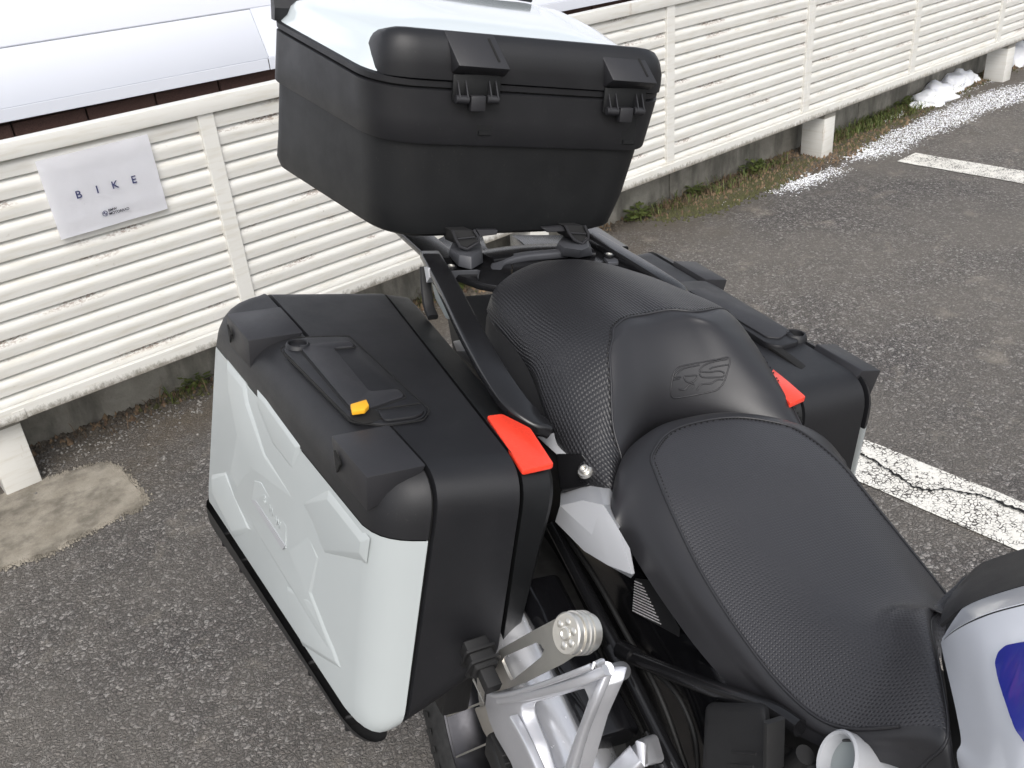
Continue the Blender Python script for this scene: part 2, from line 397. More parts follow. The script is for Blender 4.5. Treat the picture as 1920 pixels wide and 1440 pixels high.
vs, fs = [], []
for i, p in enumerate(pp):
    for _ in range(26):
        if p.y > 2.62 and p.x < .3: continue
        x, y = p.x + random.gauss(0, .009), p.y + random.gauss(0, .009); r = random.uniform(.0012, .0045); b = len(vs); ph = random.random() * 6
        for j in range(5): vs.append((x + r * math.cos(ph + j * 1.256) * random.uniform(.6, 1.3), y + r * math.sin(ph + j * 1.256), .002))
        vs.append((x, y, .006 + r * .5))
        for j in range(5): fs.append((b + j, b + (j + 1) % 5, b + 5))
me = bpy.data.meshes.new('sandy_grit'); me.from_pydata(vs, [], fs); me.materials.append(M['patch']); link('sandy_grit', me, None, kind='stuff')
def paint_line(xa, xb, y0, y1, name='painted_line'):
    bm = bmesh.new(); n = 60; prev = None
    for i in range(n + 1):
        y = y0 + (y1 - y0) * i / n; j = lambda: random.uniform(-.004, .004)
        cur = [bm.verts.new((xa(y) + j(), y, .004)), bm.verts.new((xb(y) + j(), y, .004))]
        if prev: bm.faces.new((prev[0], prev[1], cur[1], cur[0]))
        prev = cur
    return link(name, bm_mesh(name, bm, M['paint'], 0), None, kind='structure')
paint_line(lambda y: 1.892, lambda y: 2.074, 2.30, -4)
paint_line(lambda y: 4.383, lambda y: 4.562, 2.30, -4)
paint_line(lambda y: -.598, lambda y: -.418, 2.25, -4)
paint_line(lambda y: 6.874, lambda y: 7.054, 2.30, -4)
# crack running along the near line
ck = [(1.9793,1.0836,0.0000), (1.9984,1.0511,0.0000), (1.9972,1.0224,0.0000), (1.9852,0.9697,0.0000), (1.9682,0.9142,0.0000), (1.9585,0.8702,0.0000), (1.9707,0.8404,0.0000), (1.9972,0.8183,0.0000), (2.0148,0.7729,0.0000), (2.0353,0.7377,0.0000), (2.0333,0.6952,0.0000), (2.0356,0.6431,0.0000), (2.03, .55, 0), (2.06, .4, 0), (2.05, .2, 0)]
ck = [(1.975, 1.25, 0), (1.985, 1.15, 0)] + ck
P = cr(ck, 6); bm = bmesh.new(); prev = None
for i, p in enumerate(P):
    w = random.uniform(.0015, .006); dx = random.uniform(-.004, .004)
    cur = [bm.verts.new((p.x - w + dx, p.y, .0082)), bm.verts.new((p.x + w + dx, p.y, .0082))]
    if prev: bm.faces.new((prev[0], prev[1], cur[1], cur[0]))
    prev = cur
link('ground_crack', bm_mesh('ground_crack', bm, M['blackdeep'], 0), None, kind='structure')

# ------------------------------------------------------------------ low concrete wall behind the fence
def wall_y(x): return 2.885 - .03 * (x - .4) if x < 3 else 2.807 + .012 * (x - 3)
root = bpy.data.objects.new('concrete_wall', None); COL.objects.link(root); root['label'] = 'low weathered concrete wall at ground level behind the slatted fence'; root['category'] = 'wall'
xs = [-2.3, -.5, 1.3, 2.1, 2.93 + .35, 4.9, 6.6, 8.4, 10.2]
for a, b in zip(xs, xs[1:]):
    bm = bmesh.new(); y0, y1 = wall_y(a), wall_y(b)
    vs = [(a + .003, y0, -.02), (b - .003, y1, -.02), (b - .003, y1 + .15, -.02), (a + .003, y0 + .15, -.02)]
    bm2 = hexa(vs + [(x, y, .34) for x, y, z in vs]); bevel_all(bm2, .006, 2); bm.free()
    link('concrete_block', bm_mesh('concrete_block', bm2, M['kerb']), root)

# ------------------------------------------------------------------ building behind: brown tiles under white sheet cladding
bld = bpy.data.objects.new('building', None); COL.objects.link(bld); bld['label'] = 'low building behind the fence with brown tiles under white metal sheets'; bld['category'] = 'building'
bm = bmesh.new(); add_box(bm, -3, 11, 3.012, 5.5, 0, 1.0); link('mortar_bed', bm_mesh('mortar_bed', bm, M['mortar'], 0), bld)
bm = bmesh.new(); add_box(bm, -.1035, .1035, -.004, .012, -.030, .030); bevel_all(bm, .0025, 1); tile = bm_mesh('brick', bm, M['brick'])
for r, z in enumerate((.885, .822, .948)):
    for i in range(19):
        o = link('brick', tile, bld); o.location = (.35 + i * .212 + (.1 if r == 1 else 0), 3.0 + random.uniform(-.002, .002), z)
def tiltz(bm):
    for v in bm.verts: v.co.z -= .012 * (v.co.x - .6)
bm = bmesh.new(); ysl = 2.96; zsl = .966
def slope(name, x0, x1, s0, s1, dz=0):
    bm = bmesh.new(); c = math.cos(math.radians(65)); s = math.sin(math.radians(65))
    pts = [(x0, ysl + s0 * c, zsl + s0 * s + dz), (x1, ysl + s0 * c, zsl + s0 * s + dz), (x1, ysl + s1 * c, zsl + s1 * s + dz), (x0, ysl + s1 * c, zsl + s1 * s + dz)]
    add_poly_prism(bm, pts, (0, .004, -.005)); bevel_all(bm, .0015, 1); tiltz(bm); return link('cladding_sheet', bm_mesh('cladding_sheet', bm, M['clad']), bld)
bm.free()
for x0, x1, d in ((-3, 1.478, .000), (1.478, 5.0, .002), (5.0, 9.5, 0)):
    slope('s', x0, x1 - .001, 0, .161, d)
slope('s', -3, 9.5, .1645, .55, .0); slope('s', -3, 9.5, .5535, 1.0, 0); slope('s', -3, 9.5, 1.0035, 1.8, 0)
for x0, x1, d in ((-3, 1.4705, .000), (1.472, 5.0, -.004), (5.0, 9.5, 0)):
    bm = bmesh.new(); add_box(bm, x0, x1, ysl - .004 + d, ysl - .001 + d, .930, .9650 + (.003 if d else 0)); bevel_all(bm, .001, 1); tiltz(bm)
    link('drip_edge', bm_mesh('drip_edge', bm, M['clad']), bld)

# ------------------------------------------------------------------ slatted fence
fence = bpy.data.objects.new('fence', None); COL.objects.link(fence); fence['label'] = 'cream metal louvred fence on square posts along the car park'; fence['category'] = 'fence'
X0, STP, MW = 1.0542, .988, .0474
prof = [(.013, .004), (.0105, -.003), (.0070, -.0060), (.002, -.0090), (-.003, -.0135), (-.0062, -.0185), (-.0075, -.024), (-.0072, -.030), (-.0058, -.0385), (-.0052, -.0470), (-.0048, -.0498), (-.0020, -.0504), (.004, -.0498), (.006, -.045), (.014, -.010)]
bm = bmesh.new(); L = STP - MW + .004
ra = [bm.verts.new((0, y, z)) for y, z in prof]; rb = [bm.verts.new((L, y, z)) for y, z in prof]
for i in range(len(prof)): bm.faces.new((ra[i], ra[(i + 1) % len(prof)], rb[(i + 1) % len(prof)], rb[i]))
bm.faces.new(ra[::-1]); bm.faces.new(rb)
slat = bm_mesh('slat', bm, M['slat'], 50)
ZT = .9090
for k in range(-3, 8):
    x = X0 + k * STP
    bm = bmesh.new(); add_box(bm, 0, MW, 0, .034, .274, .9055); bevel_all(bm, .0015, 1)
    if k == 3: 
        bm.free(); bm = bmesh.new(); add_box(bm, -.003, .022, 0, .034, .274, .9055); add_box(bm, .0245, .0495, 0.001, .034, .274, .9055); bevel_all(bm, .0015, 1)
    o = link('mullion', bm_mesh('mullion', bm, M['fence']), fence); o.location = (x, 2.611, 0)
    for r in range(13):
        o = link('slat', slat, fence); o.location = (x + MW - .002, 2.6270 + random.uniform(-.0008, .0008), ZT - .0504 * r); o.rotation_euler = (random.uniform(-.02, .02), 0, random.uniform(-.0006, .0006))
joints = [-2.1, X0 + 3 * STP - 2 * STP * 1.0 - .9, X0 + 3 * STP + .022, X0 + 5 * STP + .022, 9.0]
joints = [-2.0, X0 + 3 * STP + .022, X0 + 5 * STP + .022, 9.0]
for a, b in zip(joints, joints[1:]):
    bm = bmesh.new(); add_box(bm, a + .001, b - .001, 2.603, 2.645, .905, .9478); bevel_all(bm, .0025, 2); link('top_rail', bm_mesh('top_rail', bm, M['fence']), fence)
    bm = bmesh.new(); add_box(bm, a + .001, b - .001, 2.603, 2.618, .231, .2745); add_box(bm, a + .001, b - .001, 2.6182, 2.648, .231, .249); bevel_all(bm, .002, 1); link('bottom_rail', bm_mesh('bottom_rail', bm, M['fence']), fence)
for px in (-1.71, .268, 2.25, 4.233, 6.205, 8.18):
    bm = bmesh.new(); add_box(bm, px, px + .098, 2.655 if px < 1 else 2.624, 2.73 + .02, -.02, .2295); add_box(bm, px + .02, px + .078, 2.6485, 2.70, .2305, .90); bevel_all(bm, .004, 2)
    link('post', bm_mesh('post', bm, M['fence']), fence)
    bm = bmesh.new(); add_box(bm, px + .08, px + .112, 2.6005, 2.6025, .231, .262); bevel_all(bm, .0005, 1); link('bracket', bm_mesh('bracket', bm, M['fence']), fence)

# ------------------------------------------------------------------ paper sign
sign = bpy.data.objects.new('sign', None); COL.objects.link(sign); sign['label'] = 'white laminated paper notice reading BIKE taped to the fence'; sign['category'] = 'sign'
sign.location = (.6059, 2.6045, .8860); sign.rotation_euler = (0, -math.radians(-.5) * -1, 0)
bm = bmesh.new(); n = 12
for yo in (0,):
    g = [[bm.verts.new((.297 * i / n, .0012 * math.sin(i * 1.1) + .0008 * math.cos(j * 1.7), -.21 * j / n)) for i in range(n + 1)] for j in range(n + 1)]
    for j in range(n):
        for i in range(n): bm.faces.new((g[j][i], g[j][i + 1], g[j + 1][i + 1], g[j + 1][i]))
bmesh.ops.solidify(bm, geom=bm.faces[:], thickness=.0006)
link('paper', bm_mesh('paper', bm, M['paper'], 60), sign)
def text(body, size, loc, mat, name, align='CENTER', bold=0, rot=(math.pi / 2, 0, 0), parent=None, ext=.00015, shear=0):
    cu = bpy.data.curves.new(name, 'FONT'); cu.body = body; cu.size = size; cu.extrude = ext; cu.offset = bold; cu.align_x = align; cu.align_y = 'CENTER'; cu.shear = shear
    tmp = bpy.data.objects.new('tmp', cu); COL.objects.link(tmp); bpy.context.view_layer.update()
    me = bpy.data.meshes.new_from_object(tmp.evaluated_get(bpy.context.evaluated_depsgraph_get())); bpy.data.objects.remove(tmp)
    me.materials.clear(); me.materials.append(mat); o = link(name, me, parent); o.location = loc; o.rotation_euler = rot; return o
def on_paper(px, py): return (px, -.0035, py)
for ch, x, z in (('B', .0765, -.1075), ('I', .1262, -.1075), ('K', .174, -.1075), ('E', .2265, -.1075)):
    text(ch, .0285, on_paper(x, z), M['ink'], 'letter', bold=.0003, parent=sign)
text('BMW', .0098, on_paper(.1375, -.1685), M['inkk'], 'lettering', 'LEFT', .0002, parent=sign)
text('MOTORRAD', .0098, on_paper(.1375, -.178), M['inkk'], 'lettering', 'LEFT', .0002, parent=sign)
bm = bmesh.new()
def ring2(bm, cx, cz, r0, r1, a0, a1, n, y=-.0035):
    q = []
    for i in range(n + 1):
        a = math.radians(a0 + (a1 - a0) * i / n); q.append([bm.verts.new((cx + r * math.cos(a), y, cz + r * math.sin(a))) for r in (r0, r1)])
    for s, t in zip(q, q[1:]):
        bm.faces.new((s[0], s[1], t[1], t[0]))
ring2(bm, .1275, -.1735, .0062, .0075, 0, 360, 32); ring2(bm, .1275, -.1735, .0001, .0045, 90, 180, 8); ring2(bm, .1275, -.1735, .0001, .0045, 270, 360, 8); ring2(bm, .1275, -.1735, .0042, .0047, 0, 360, 32)
link('roundel', bm_mesh('roundel', bm, M['ink'], 0), sign)

# ------------------------------------------------------------------ things on the ground by the wall
def lump(bm, x, y, z, rx, ry, rz, seed, sub=3, rough=.25):
    g = bmesh.ops.create_icosphere(bm, subdivisions=sub, radius=1)
    from mathutils import noise as N
    for v in g['verts']:
        d = v.co.normalized(); k = 1 + rough * N.noise(d * 1.6 + Vector((seed, 0, 0))) * 2 + rough * .5 * N.noise(d * 4 + Vector((0, seed, 0)))
        v.co = Vector((x + d.x * rx * k, y + d.y * ry * k, max(-.01, z + d.z * rz * k)))
for nm, lab, L_ in (('snow_heap', 'thick lumpy heap of white snow on the grass below the far fence', [(5.50, 2.745, .16, .085, .060), (5.68, 2.77, .15, .08, .075), (5.88, 2.79, .16, .08, .070), (6.02, 2.80, .12, .07, .075), (6.12, 2.80, .10, .06, .05), (5.62, 2.70, .15, .05, .035), (5.4, 2.74, .10, .05, .03)]),
                    ('snow_heap', 'low smear of melting snow in the grass nearer the camera', [(5.13, 2.735, .10, .025, .012), (5.03, 2.72, .07, .018, .010), (5.22, 2.75, .05, .02, .012)]),
                    ('snow_heap', 'snow heap beside the farthest post at the top right edge', [(6.75, 2.80, .16, .09, .10), (7.0, 2.82, .22, .10, .12), (7.3, 2.84, .2, .1, .1)])):
    bm = bmesh.new()
    for i, (x, y, rx, ry, rz) in enumerate(L_): lump(bm, x, y, rz * .25, rx * .8, ry, rz, i * 3.1 + x)
    o = link(nm, bm_mesh(nm, bm, M['snow'], 80)); o['label'] = lab; o['category'] = 'snow'
# thin granular snow: thousands of flat crystals in one object
def inpoly(poly, x, y):
    c = False; n = len(poly)
    for i in range(n):
        x1, y1 = poly[i][:2]; x2, y2 = poly[i - 1][:2]
        if (y1 > y) != (y2 > y) and x < (x2 - x1) * (y - y1) / (y2 - y1) + x1: c = not c
    return c
def scatter_flat(name, mat, polys, size, n, zmax, kind='stuff', flat=.35, sides=5):
    vs, fs = [], []
    for poly, cnt, edge in polys:
        xs_ = [p[0] for p in poly]; ys_ = [p[1] for p in poly]; k = 0; tries = 0
        while k < cnt and tries < cnt * 30:
            tries += 1
            x, y = random.uniform(min(xs_) - edge, max(xs_) + edge), random.uniform(min(ys_) - edge, max(ys_) + edge)
            gx, gy = x + random.gauss(0, edge), y + random.gauss(0, edge * .5)
            if not inpoly(poly, gx, gy): continue
            k += 1; r = random.uniform(*size); b = len(vs); ph = random.random() * 6.3; z = random.uniform(.002, zmax)
            for j in range(sides):
                a = ph + j * 2 * math.pi / sides; q = r * random.uniform(.6, 1.2); vs.append((x + q * math.cos(a), y + q * math.sin(a), 0.0 + .001))
            vs.append((x + random.uniform(-.3, .3) * r, y + random.uniform(-.3, .3) * r, r * flat + z))
            for j in range(sides): fs.append((b + j, b + (j + 1) % sides, b + sides))
    me = bpy.data.meshes.new(name); me.from_pydata(vs, [], fs); me.materials.append(mat); me.polygons.foreach_set('use_smooth', [True] * len(fs)); o = link(name, me, None, kind=kind); return o
snowband = [(4.3992,2.5462,0.0000), (4.7144,2.6132,0.0000), (5.0179,2.5999,0.0000), (5.6099,2.5970,0.0000), (5.9733,2.5818,0.0000), (6.1862,2.4873,0.0000), (7.5, 2.55, 0), (9, 2.6, 0), (9, 2.2, 0), (7.2, 2.25, 0), (5.8356,2.3313,0.0000), (5.5217,2.3981,0.0000), (5.1887,2.3848,0.0000), (4.9437,2.4070,0.0000), (4.7912,2.4139,0.0000), (4.5500,2.3681,0.0000), (4.4532,2.4293,0.0000)]
snow2 = [(3.7060,2.5690,0.0000), (3.8763,2.5684,0.0000), (4.0247,2.5484,0.0000), (4.1379,2.4435,0.0000), (3.9394,2.4331,0.0000), (3.7229,2.4623,0.0000)]
snow3 = [(3.3876,2.6175,0.0000), (3.5032,2.5853,0.0000), (3.4225,2.5689,0.0000)]
snow4 = [(4.2467,2.5721,0.0000), (4.5220,2.5907,0.0000), (4.4671,2.4081,0.0000), (4.3189,2.4968,0.0000)]
scatter_flat('snow_grains', M['snow'], [(snowband, 26000, .05), (snow2, 1500, .07), (snow3, 160, .03), (snow4, 900, .06), ([(5.3, 2.68), (6.3, 2.68), (6.3, 2.8), (5.3, 2.78)], 900, .03)], (.0012, .0046), 0, .002)
# soil, moss, leaves, grass
soil = [(-2, 2.9), (-2, 2.80), (.4, 2.83), (1.0, 2.80), (1.6, 2.74), (2.3, 2.70), (2.9451,2.7875,0.0000), (3.0394,2.7295,0.0000), (3.2227,2.6222,0.0000), (3.5486,2.5742,0.0000), (3.9184,2.5371,0.0000), (4.1547,2.5133,0.0000), (4.4797,2.5650,0.0000), (5.0677,2.6276,0.0000), (5.5644,2.7030,0.0000), (6.4, 2.72), (8.5, 2.74), (8.5, 2.95), (3, 2.9)]
scatter_flat('soil', M['soil'], [(soil, 12000, .035)], (.004, .014), 0, .005, flat=.6)
mossp = [(3.0406,2.8109,0.0000), (3.1236,2.6621,0.0000), (3.2810,2.5784,-0.0000), (3.5241,2.5559,0.0000), (3.8416,2.5745,0.0000), (4.0254,2.6097,0.0000), (4.15, 2.64), (4.15, 2.70), (3.6953,2.6838,0.0000), (3.3475,2.7248,0.0000)]
mossq = [(4.35, 2.56), (4.8, 2.63), (5.3, 2.66), (5.9, 2.72), (6.6, 2.74), (6.6, 2.9), (4.4, 2.80)]
mossr = [(.75, 2.80), (1.15, 2.78), (1.9, 2.76), (2.6, 2.74), (2.6, 2.84), (.75, 2.87)]
scatter_flat('moss', M['moss'], [(mossp, 3600, .06), (mossq, 4200, .05), (mossr, 900, .03)], (.003, .010), 0, .010, flat=.8)
scatter_flat('fallen_leaves', M['dry'], [(soil, 4200, .035)], (.004, .015), 0, .018, flat=.6, sides=4)
def blades(name, mat, zones, h, w):
    vs, fs = [], []
    for poly, cnt in zones:
        xs_ = [p[0] for p in poly]; ys_ = [p[1] for p in poly]; k = 0
        while k < cnt:
            x, y = random.uniform(min(xs_), max(xs_)), random.uniform(min(ys_), max(ys_))
            if not inpoly(poly, x, y): k += .05; continue
            k += 1
            for _ in range(3):
                a = random.random() * 6.3; L_ = random.uniform(*h); ww = w * random.uniform(.7, 1.3); lean = random.uniform(.3, 1.2); b = len(vs)
                dx, dy = math.cos(a), math.sin(a); px, py = -dy * ww, dx * ww; x1, y1 = x + random.gauss(0, .006), y + random.gauss(0, .006)
                for t, z, s in ((0, 0, 1), (.35, .6, .8), (.75, .85, .5), (1.1, .8, .05)):
                    o_ = t * L_ * lean
                    vs.append((x1 + dx * o_ + px * s, y1 + dy * o_ + py * s, z * L_)); vs.append((x1 + dx * o_ - px * s, y1 + dy * o_ - py * s, z * L_))
                for q in range(3): fs.append((b + 2 * q, b + 2 * q + 1, b + 2 * q + 3, b + 2 * q + 2))
    me = bpy.data.meshes.new(name); me.from_pydata(vs, [], fs); me.materials.append(mat); me.polygons.foreach_set('use_smooth', [True] * len(fs)); link(name, me, None, kind='stuff')
gz1 = [(4.45, 2.70), (5.2, 2.68), (5.9, 2.73), (5.9, 2.85), (4.5, 2.8)]
gz2 = [(3.0, 2.72), (3.6, 2.66), (4.1, 2.68), (4.1, 2.78), (3.0, 2.80)]
blades('grass', M['grass'], [(gz1, 480), (gz2, 110), (mossr, 60), ([(1.0, 2.82), (1.25, 2.8), (1.25, 2.86), (1.0, 2.87)], 30)], (.02, .065), .0022)
blades('dry_grass', M['dry'], [(gz1, 160), (gz2, 160), (mossr, 60), ([(.42, 2.72), (.75, 2.78), (.7, 2.87), (.42, 2.88)], 6)], (.02, .06), .0012)
# small rosette weeds at the wall foot
def weed(x, y, r, n, lab):
    bm = bmesh.new()
    for i in range(n):
        a = random.random() * 6.3; rr = r * random.uniform(.2, 1); L_ = r * random.uniform(.35, .6); z = random.uniform(.2, 1) * r * .9; cx, cy = x + rr * math.cos(a) , y + rr * math.sin(a) * .6
        u = Vector((math.cos(a), math.sin(a), random.uniform(-.4, .5))).normalized(); s = u.cross(Vector((0, 0, 1))).normalized()
        c = Vector((cx, cy, z)); q = [c, c + u * L_ * .5 + s * L_ * .35, c + u * L_ , c + u * L_ * .5 - s * L_ * .35]; bm.faces.new([bm.verts.new(p) for p in q])
        b0 = [bm.verts.new(p) for p in (Vector((x, y, 0)), Vector((x + .001, y, 0)), c)]; bm.faces.new(b0)
    o = link('weed', bm_mesh('weed', bm, M['grass'], 0)); o['label'] = lab; o['category'] = 'plant'; o['group'] = 'weeds along the foot of the wall'
weed(3.02, 2.775, .06, 90, 'small leafy weed at the wall foot just right of the black top case')
weed(3.42, 2.78, .05, 70, 'small dark weed at the wall foot midway to the near square post')
weed(3.86, 2.765, .06, 90, 'broad low weed at the wall foot just left of the near square post')
weed(5.35, 2.82, .06, 80, 'leafy weed standing in the grass before the big snow heap')
weed(.93, 2.85, .045, 60, 'tiny green weed below the fence left of the near side pannier')
weed(1.12, 2.85, .05, 70, 'small green weed at the kerb close behind the near side pannier')
weed(2.0, 2.80, .05, 80, 'small weed behind the tail of the motorcycle below the fence')
# pebbles
scatter_flat('gravel', M['pebble'], [([(.3, 2.3), (1.6, 2.0), (1.9, 2.75), (.35, 2.85)], 330, .1), ([(-.2, 1.4), (1.5, .5), (3.2, 1.0), (3.6, 2.5), (1, 2.3)], 260, .2), ([(.36, 2.68), (1.0, 2.7), (1.0, 2.86), (.36, 2.88)], 380, .02)], (.0016, .006), 0, .001, flat=.8, sides=6)
for x, y, r, lab in ((.995, 2.845, .018, 'grey stone lying at the wall foot below the fence'), (.665, 2.50, .009, 'small dark stone just right of the sandy concrete patch'), (.33, 2.60, .007, 'dark pebble lying on the sandy concrete patch')):
    bm = bmesh.new(); lump(bm, x, y, r * .4, r, r * .8, r * .7, x * 9, 2, .3); o = link('stone', bm_mesh('stone', bm, M['pebble'], 25)); o['label'] = lab; o['category'] = 'stone'

# ------------------------------------------------------------------ motorcycle frame of reference
BK = [[-0.30070579950427306, -0.9537169507482269, -0.0], [0.9411810246799572, -0.29675323719747115, -0.16160382110336113], [0.15412430349195955, -0.04859520622783173, 0.9868557164068074]]
OK_ = Vector((0.6424385306526246, 0.6452009568454189, 0.0))
MR = Matrix([[BK[j][i] for j in range(3)] for i in range(3)])
class Thing:
    """an Empty at the thing's base; parts are given in motorcycle coordinates (forward, left, up)"""
    def __init__(s, name, origin, label, cat, group=None):
        s.o = Vector(origin); s.root = bpy.data.objects.new(name, None); COL.objects.link(s.root)
        m = MR.to_4x4(); m.translation = OK_ + MR @ s.o; s.root.matrix_world = m
        s.root.empty_display_size = .05
        s.root['label'] = label; s.root['category'] = cat
        if group: s.root['group'] = group
    def part(s, name, bm, mat, parent=None, smooth=35, **props):
        bmesh.ops.translate(bm, verts=bm.verts, vec=-s.o)
        return link(name, bm_mesh(name, bm, mat, smooth), parent or s.root, **props)
def lerp(a, b, t): return tuple(a[i] + (b[i] - a[i]) * t for i in range(3))

# ------------------------------------------------------------------ top case
tc = Thing('top_case', (-.7, 0, .93), 'black top case with glossy white lid mounted high on the rear rack', 'luggage case')
B0 = [(-.505, -.247, .952), (-.505, .147, .946), (-.86, .235, .985), (-.875, -.352, .985)]
S0 = [(-.500, -.256, 1.103), (-.500, .176, 1.083), (-.86, .265, 1.13), (-.872, -.343, 1.136)]
U0 = [(-.494, -.263, 1.100), (-.494, .184, 1.080), (-.868, .272, 1.13), (-.878, -.349, 1.133)]
G0 = [(-.492, -.272, 1.176), (-.492, .197, 1.154), (-.868, .285, 1.20), (-.876, -.343, 1.213)]
bm = bmesh.new(); rr = [.07, .055, .06, .05]
add_loft(bm, [qring(B0, rr, .030, shift=(0, 0, -.001)), qring(B0, rr, .014), qring(B0, rr, .004, shift=(0, 0, .007)), qring(B0, rr, 0, shift=(0, 0, .022))] + [qring([lerp(a, b, t) for a, b in zip(B0, S0)], rr) for t in (.4, .7, 1)])
tc.part('body', bm, M['case_low'])
bm = bmesh.new(); add_loft(bm, [qring(U0, rr, .012, shift=(0, 0, .0)), qring(U0, rr, .001), qring(U0, rr, 0, shift=(0, 0, .002))] + [qring([lerp(a, b, t) for a, b in zip(U0, G0)], rr) for t in (.5, .97, 1)] + [qring(G0, rr, .003, shift=(0, 0, .002))])
tc.part('upper_band', bm, M['case'])
bm = bmesh.new(); add_loft(bm, [qring(G0, rr, .006, shift=(0, 0, .0)), qring(G0, rr, .006, shift=(0, 0, .006))]); tc.part('seam_gasket', bm, M['blackdeep'])
bm = bmesh.new(); add_loft(bm, [qring(G0, rr, .006, shift=(0, 0, .004)), qring(G0, rr, .0005, shift=(0, 0, .005)), qring(G0, rr, 0, shift=(0, 0, .013)), qring(G0, rr, .004, shift=(0, 0, .015))]); tc.part('lid_trim', bm, M['case'])
T0 = [(-.503, -.250, 1.240), (-.503, .182, 1.208), (-.86, .262, 1.235), (-.866, -.326, 1.262)]
def g15(c, k, up): return qring(c, rr, k, shift=(0, 0, up))
C1 = [lerp(a, b, 1) for a, b in zip(G0, G0)]
bm = bmesh.new()
mid = [lerp(a, b, .5) for a, b in zip(G0, T0)]
rings = [g15(G0, .005, .014), qring(mid, rr, .006), g15(T0, .003, -.012), g15(T0, .010, -.003), g15(T0, .022, .003)]
TI = [(-.56, -.18, 1.256), (-.56, .115, 1.235), (-.84, .17, 1.262), (-.84, -.24, 1.285)]
rings += [round_poly(TI, .05, 8), round_poly([(-.62, -.12, 1.262), (-.62, .06, 1.249), (-.79, .10, 1.272), (-.79, -.17, 1.283)], .04, 8)]
add_loft(bm, rings); tc.part('lid', bm, M['lidw'], smooth=28)
bm = bmesh.new(); add_poly_prism(bm, [(-.60, -.10, 1.261), (-.60, .05, 1.249), (-.64, .03, 1.2515), (-.66, -.12, 1.263)], (0, 0, .006), .006); add_poly_prism(bm, [(-.56, -.19, 1.254), (-.575, .09, 1.236), (-.582, .09, 1.2365), (-.575, -.19, 1.255)], (0, 0, .004), .001)
bm.free()
# front black bumper strip across the lid
bm = bmesh.new()
sec0 = []
def bump_sec(b, c0, c1, a_in, a_out, w=0):
    # profile in the (a,c) plane at lateral position b : from seam up, rounding back over the top
    P_ = [(a_in, c0), (a_out, c0 + .001), (a_out + .0015, c0 + .02), (a_out + .0005, c0 + .040), (a_out - .006, c0 + .055), (a_out - .016, c0 + .066), (a_out - .030, c1), (a_in, c1 - .004)]
    return [(a, b, c) for a, c in P_]
secs = []
for t, hh in ((0, .55), (.006, .70), (.018, .84), (.035, .93), (.06, .985), (.09, 1), (.12, 1), (.25, 1), (.5, 1), (.75, 1), (.88, 1), (.92, .985), (.95, .93), (.975, .82), (.99, .70), (1, .55)):
    b = -.2615 + (.2025 + .2615) * t; c0 = 1.1905 - .0225 * t; e = min(t, 1 - t)
    rnd = 1 - math.sqrt(max(0, 1 - (1 - min(e / .12, 1)) ** 2)); a_out = -.4885 - .040 * rnd; H = .0625 * hh
    P_ = [(-.56, c0), (a_out, c0 + .001), (a_out + .0015, c0 + .3 * H), (a_out + .0005, c0 + .62 * H), (a_out - .006, c0 + .86 * H), (a_out - .016, c0 + 1.02 * H), (a_out - .030, c0 + 1.03 * H), (-.575, c0 + .9 * H)]
    secs.append([(a, b, c) for a, c in P_])
add_loft(bm, secs); bumper = tc.part('front_bumper', bm, M['case'], smooth=50)
# rear black bumper band
bm = bmesh.new(); add_loft(bm, [[(a, b, c) for a, c in ((-.873, c0), (-.845, c0), (-.84, c0 + .02), (-.85, c0 + .036), (-.873, c0 + .03))] for b, c0 in ((-.338, 1.224), (-.1, 1.222), (.1, 1.216), (.2, 1.212))]); tc.part('rear_bumper', bm, M['case'])
bm = bmesh.new(); add_sweep(bm, cr([(-.83, -.18, 1.287), (-.845, -.05, 1.289), (-.84, .03, 1.285), (-.835, .11, 1.277)], 4), rrect(.03, .012, .004, 2)); bevel_all(bm, .001, 1); tc.part('rear_strip', bm, M['case'])
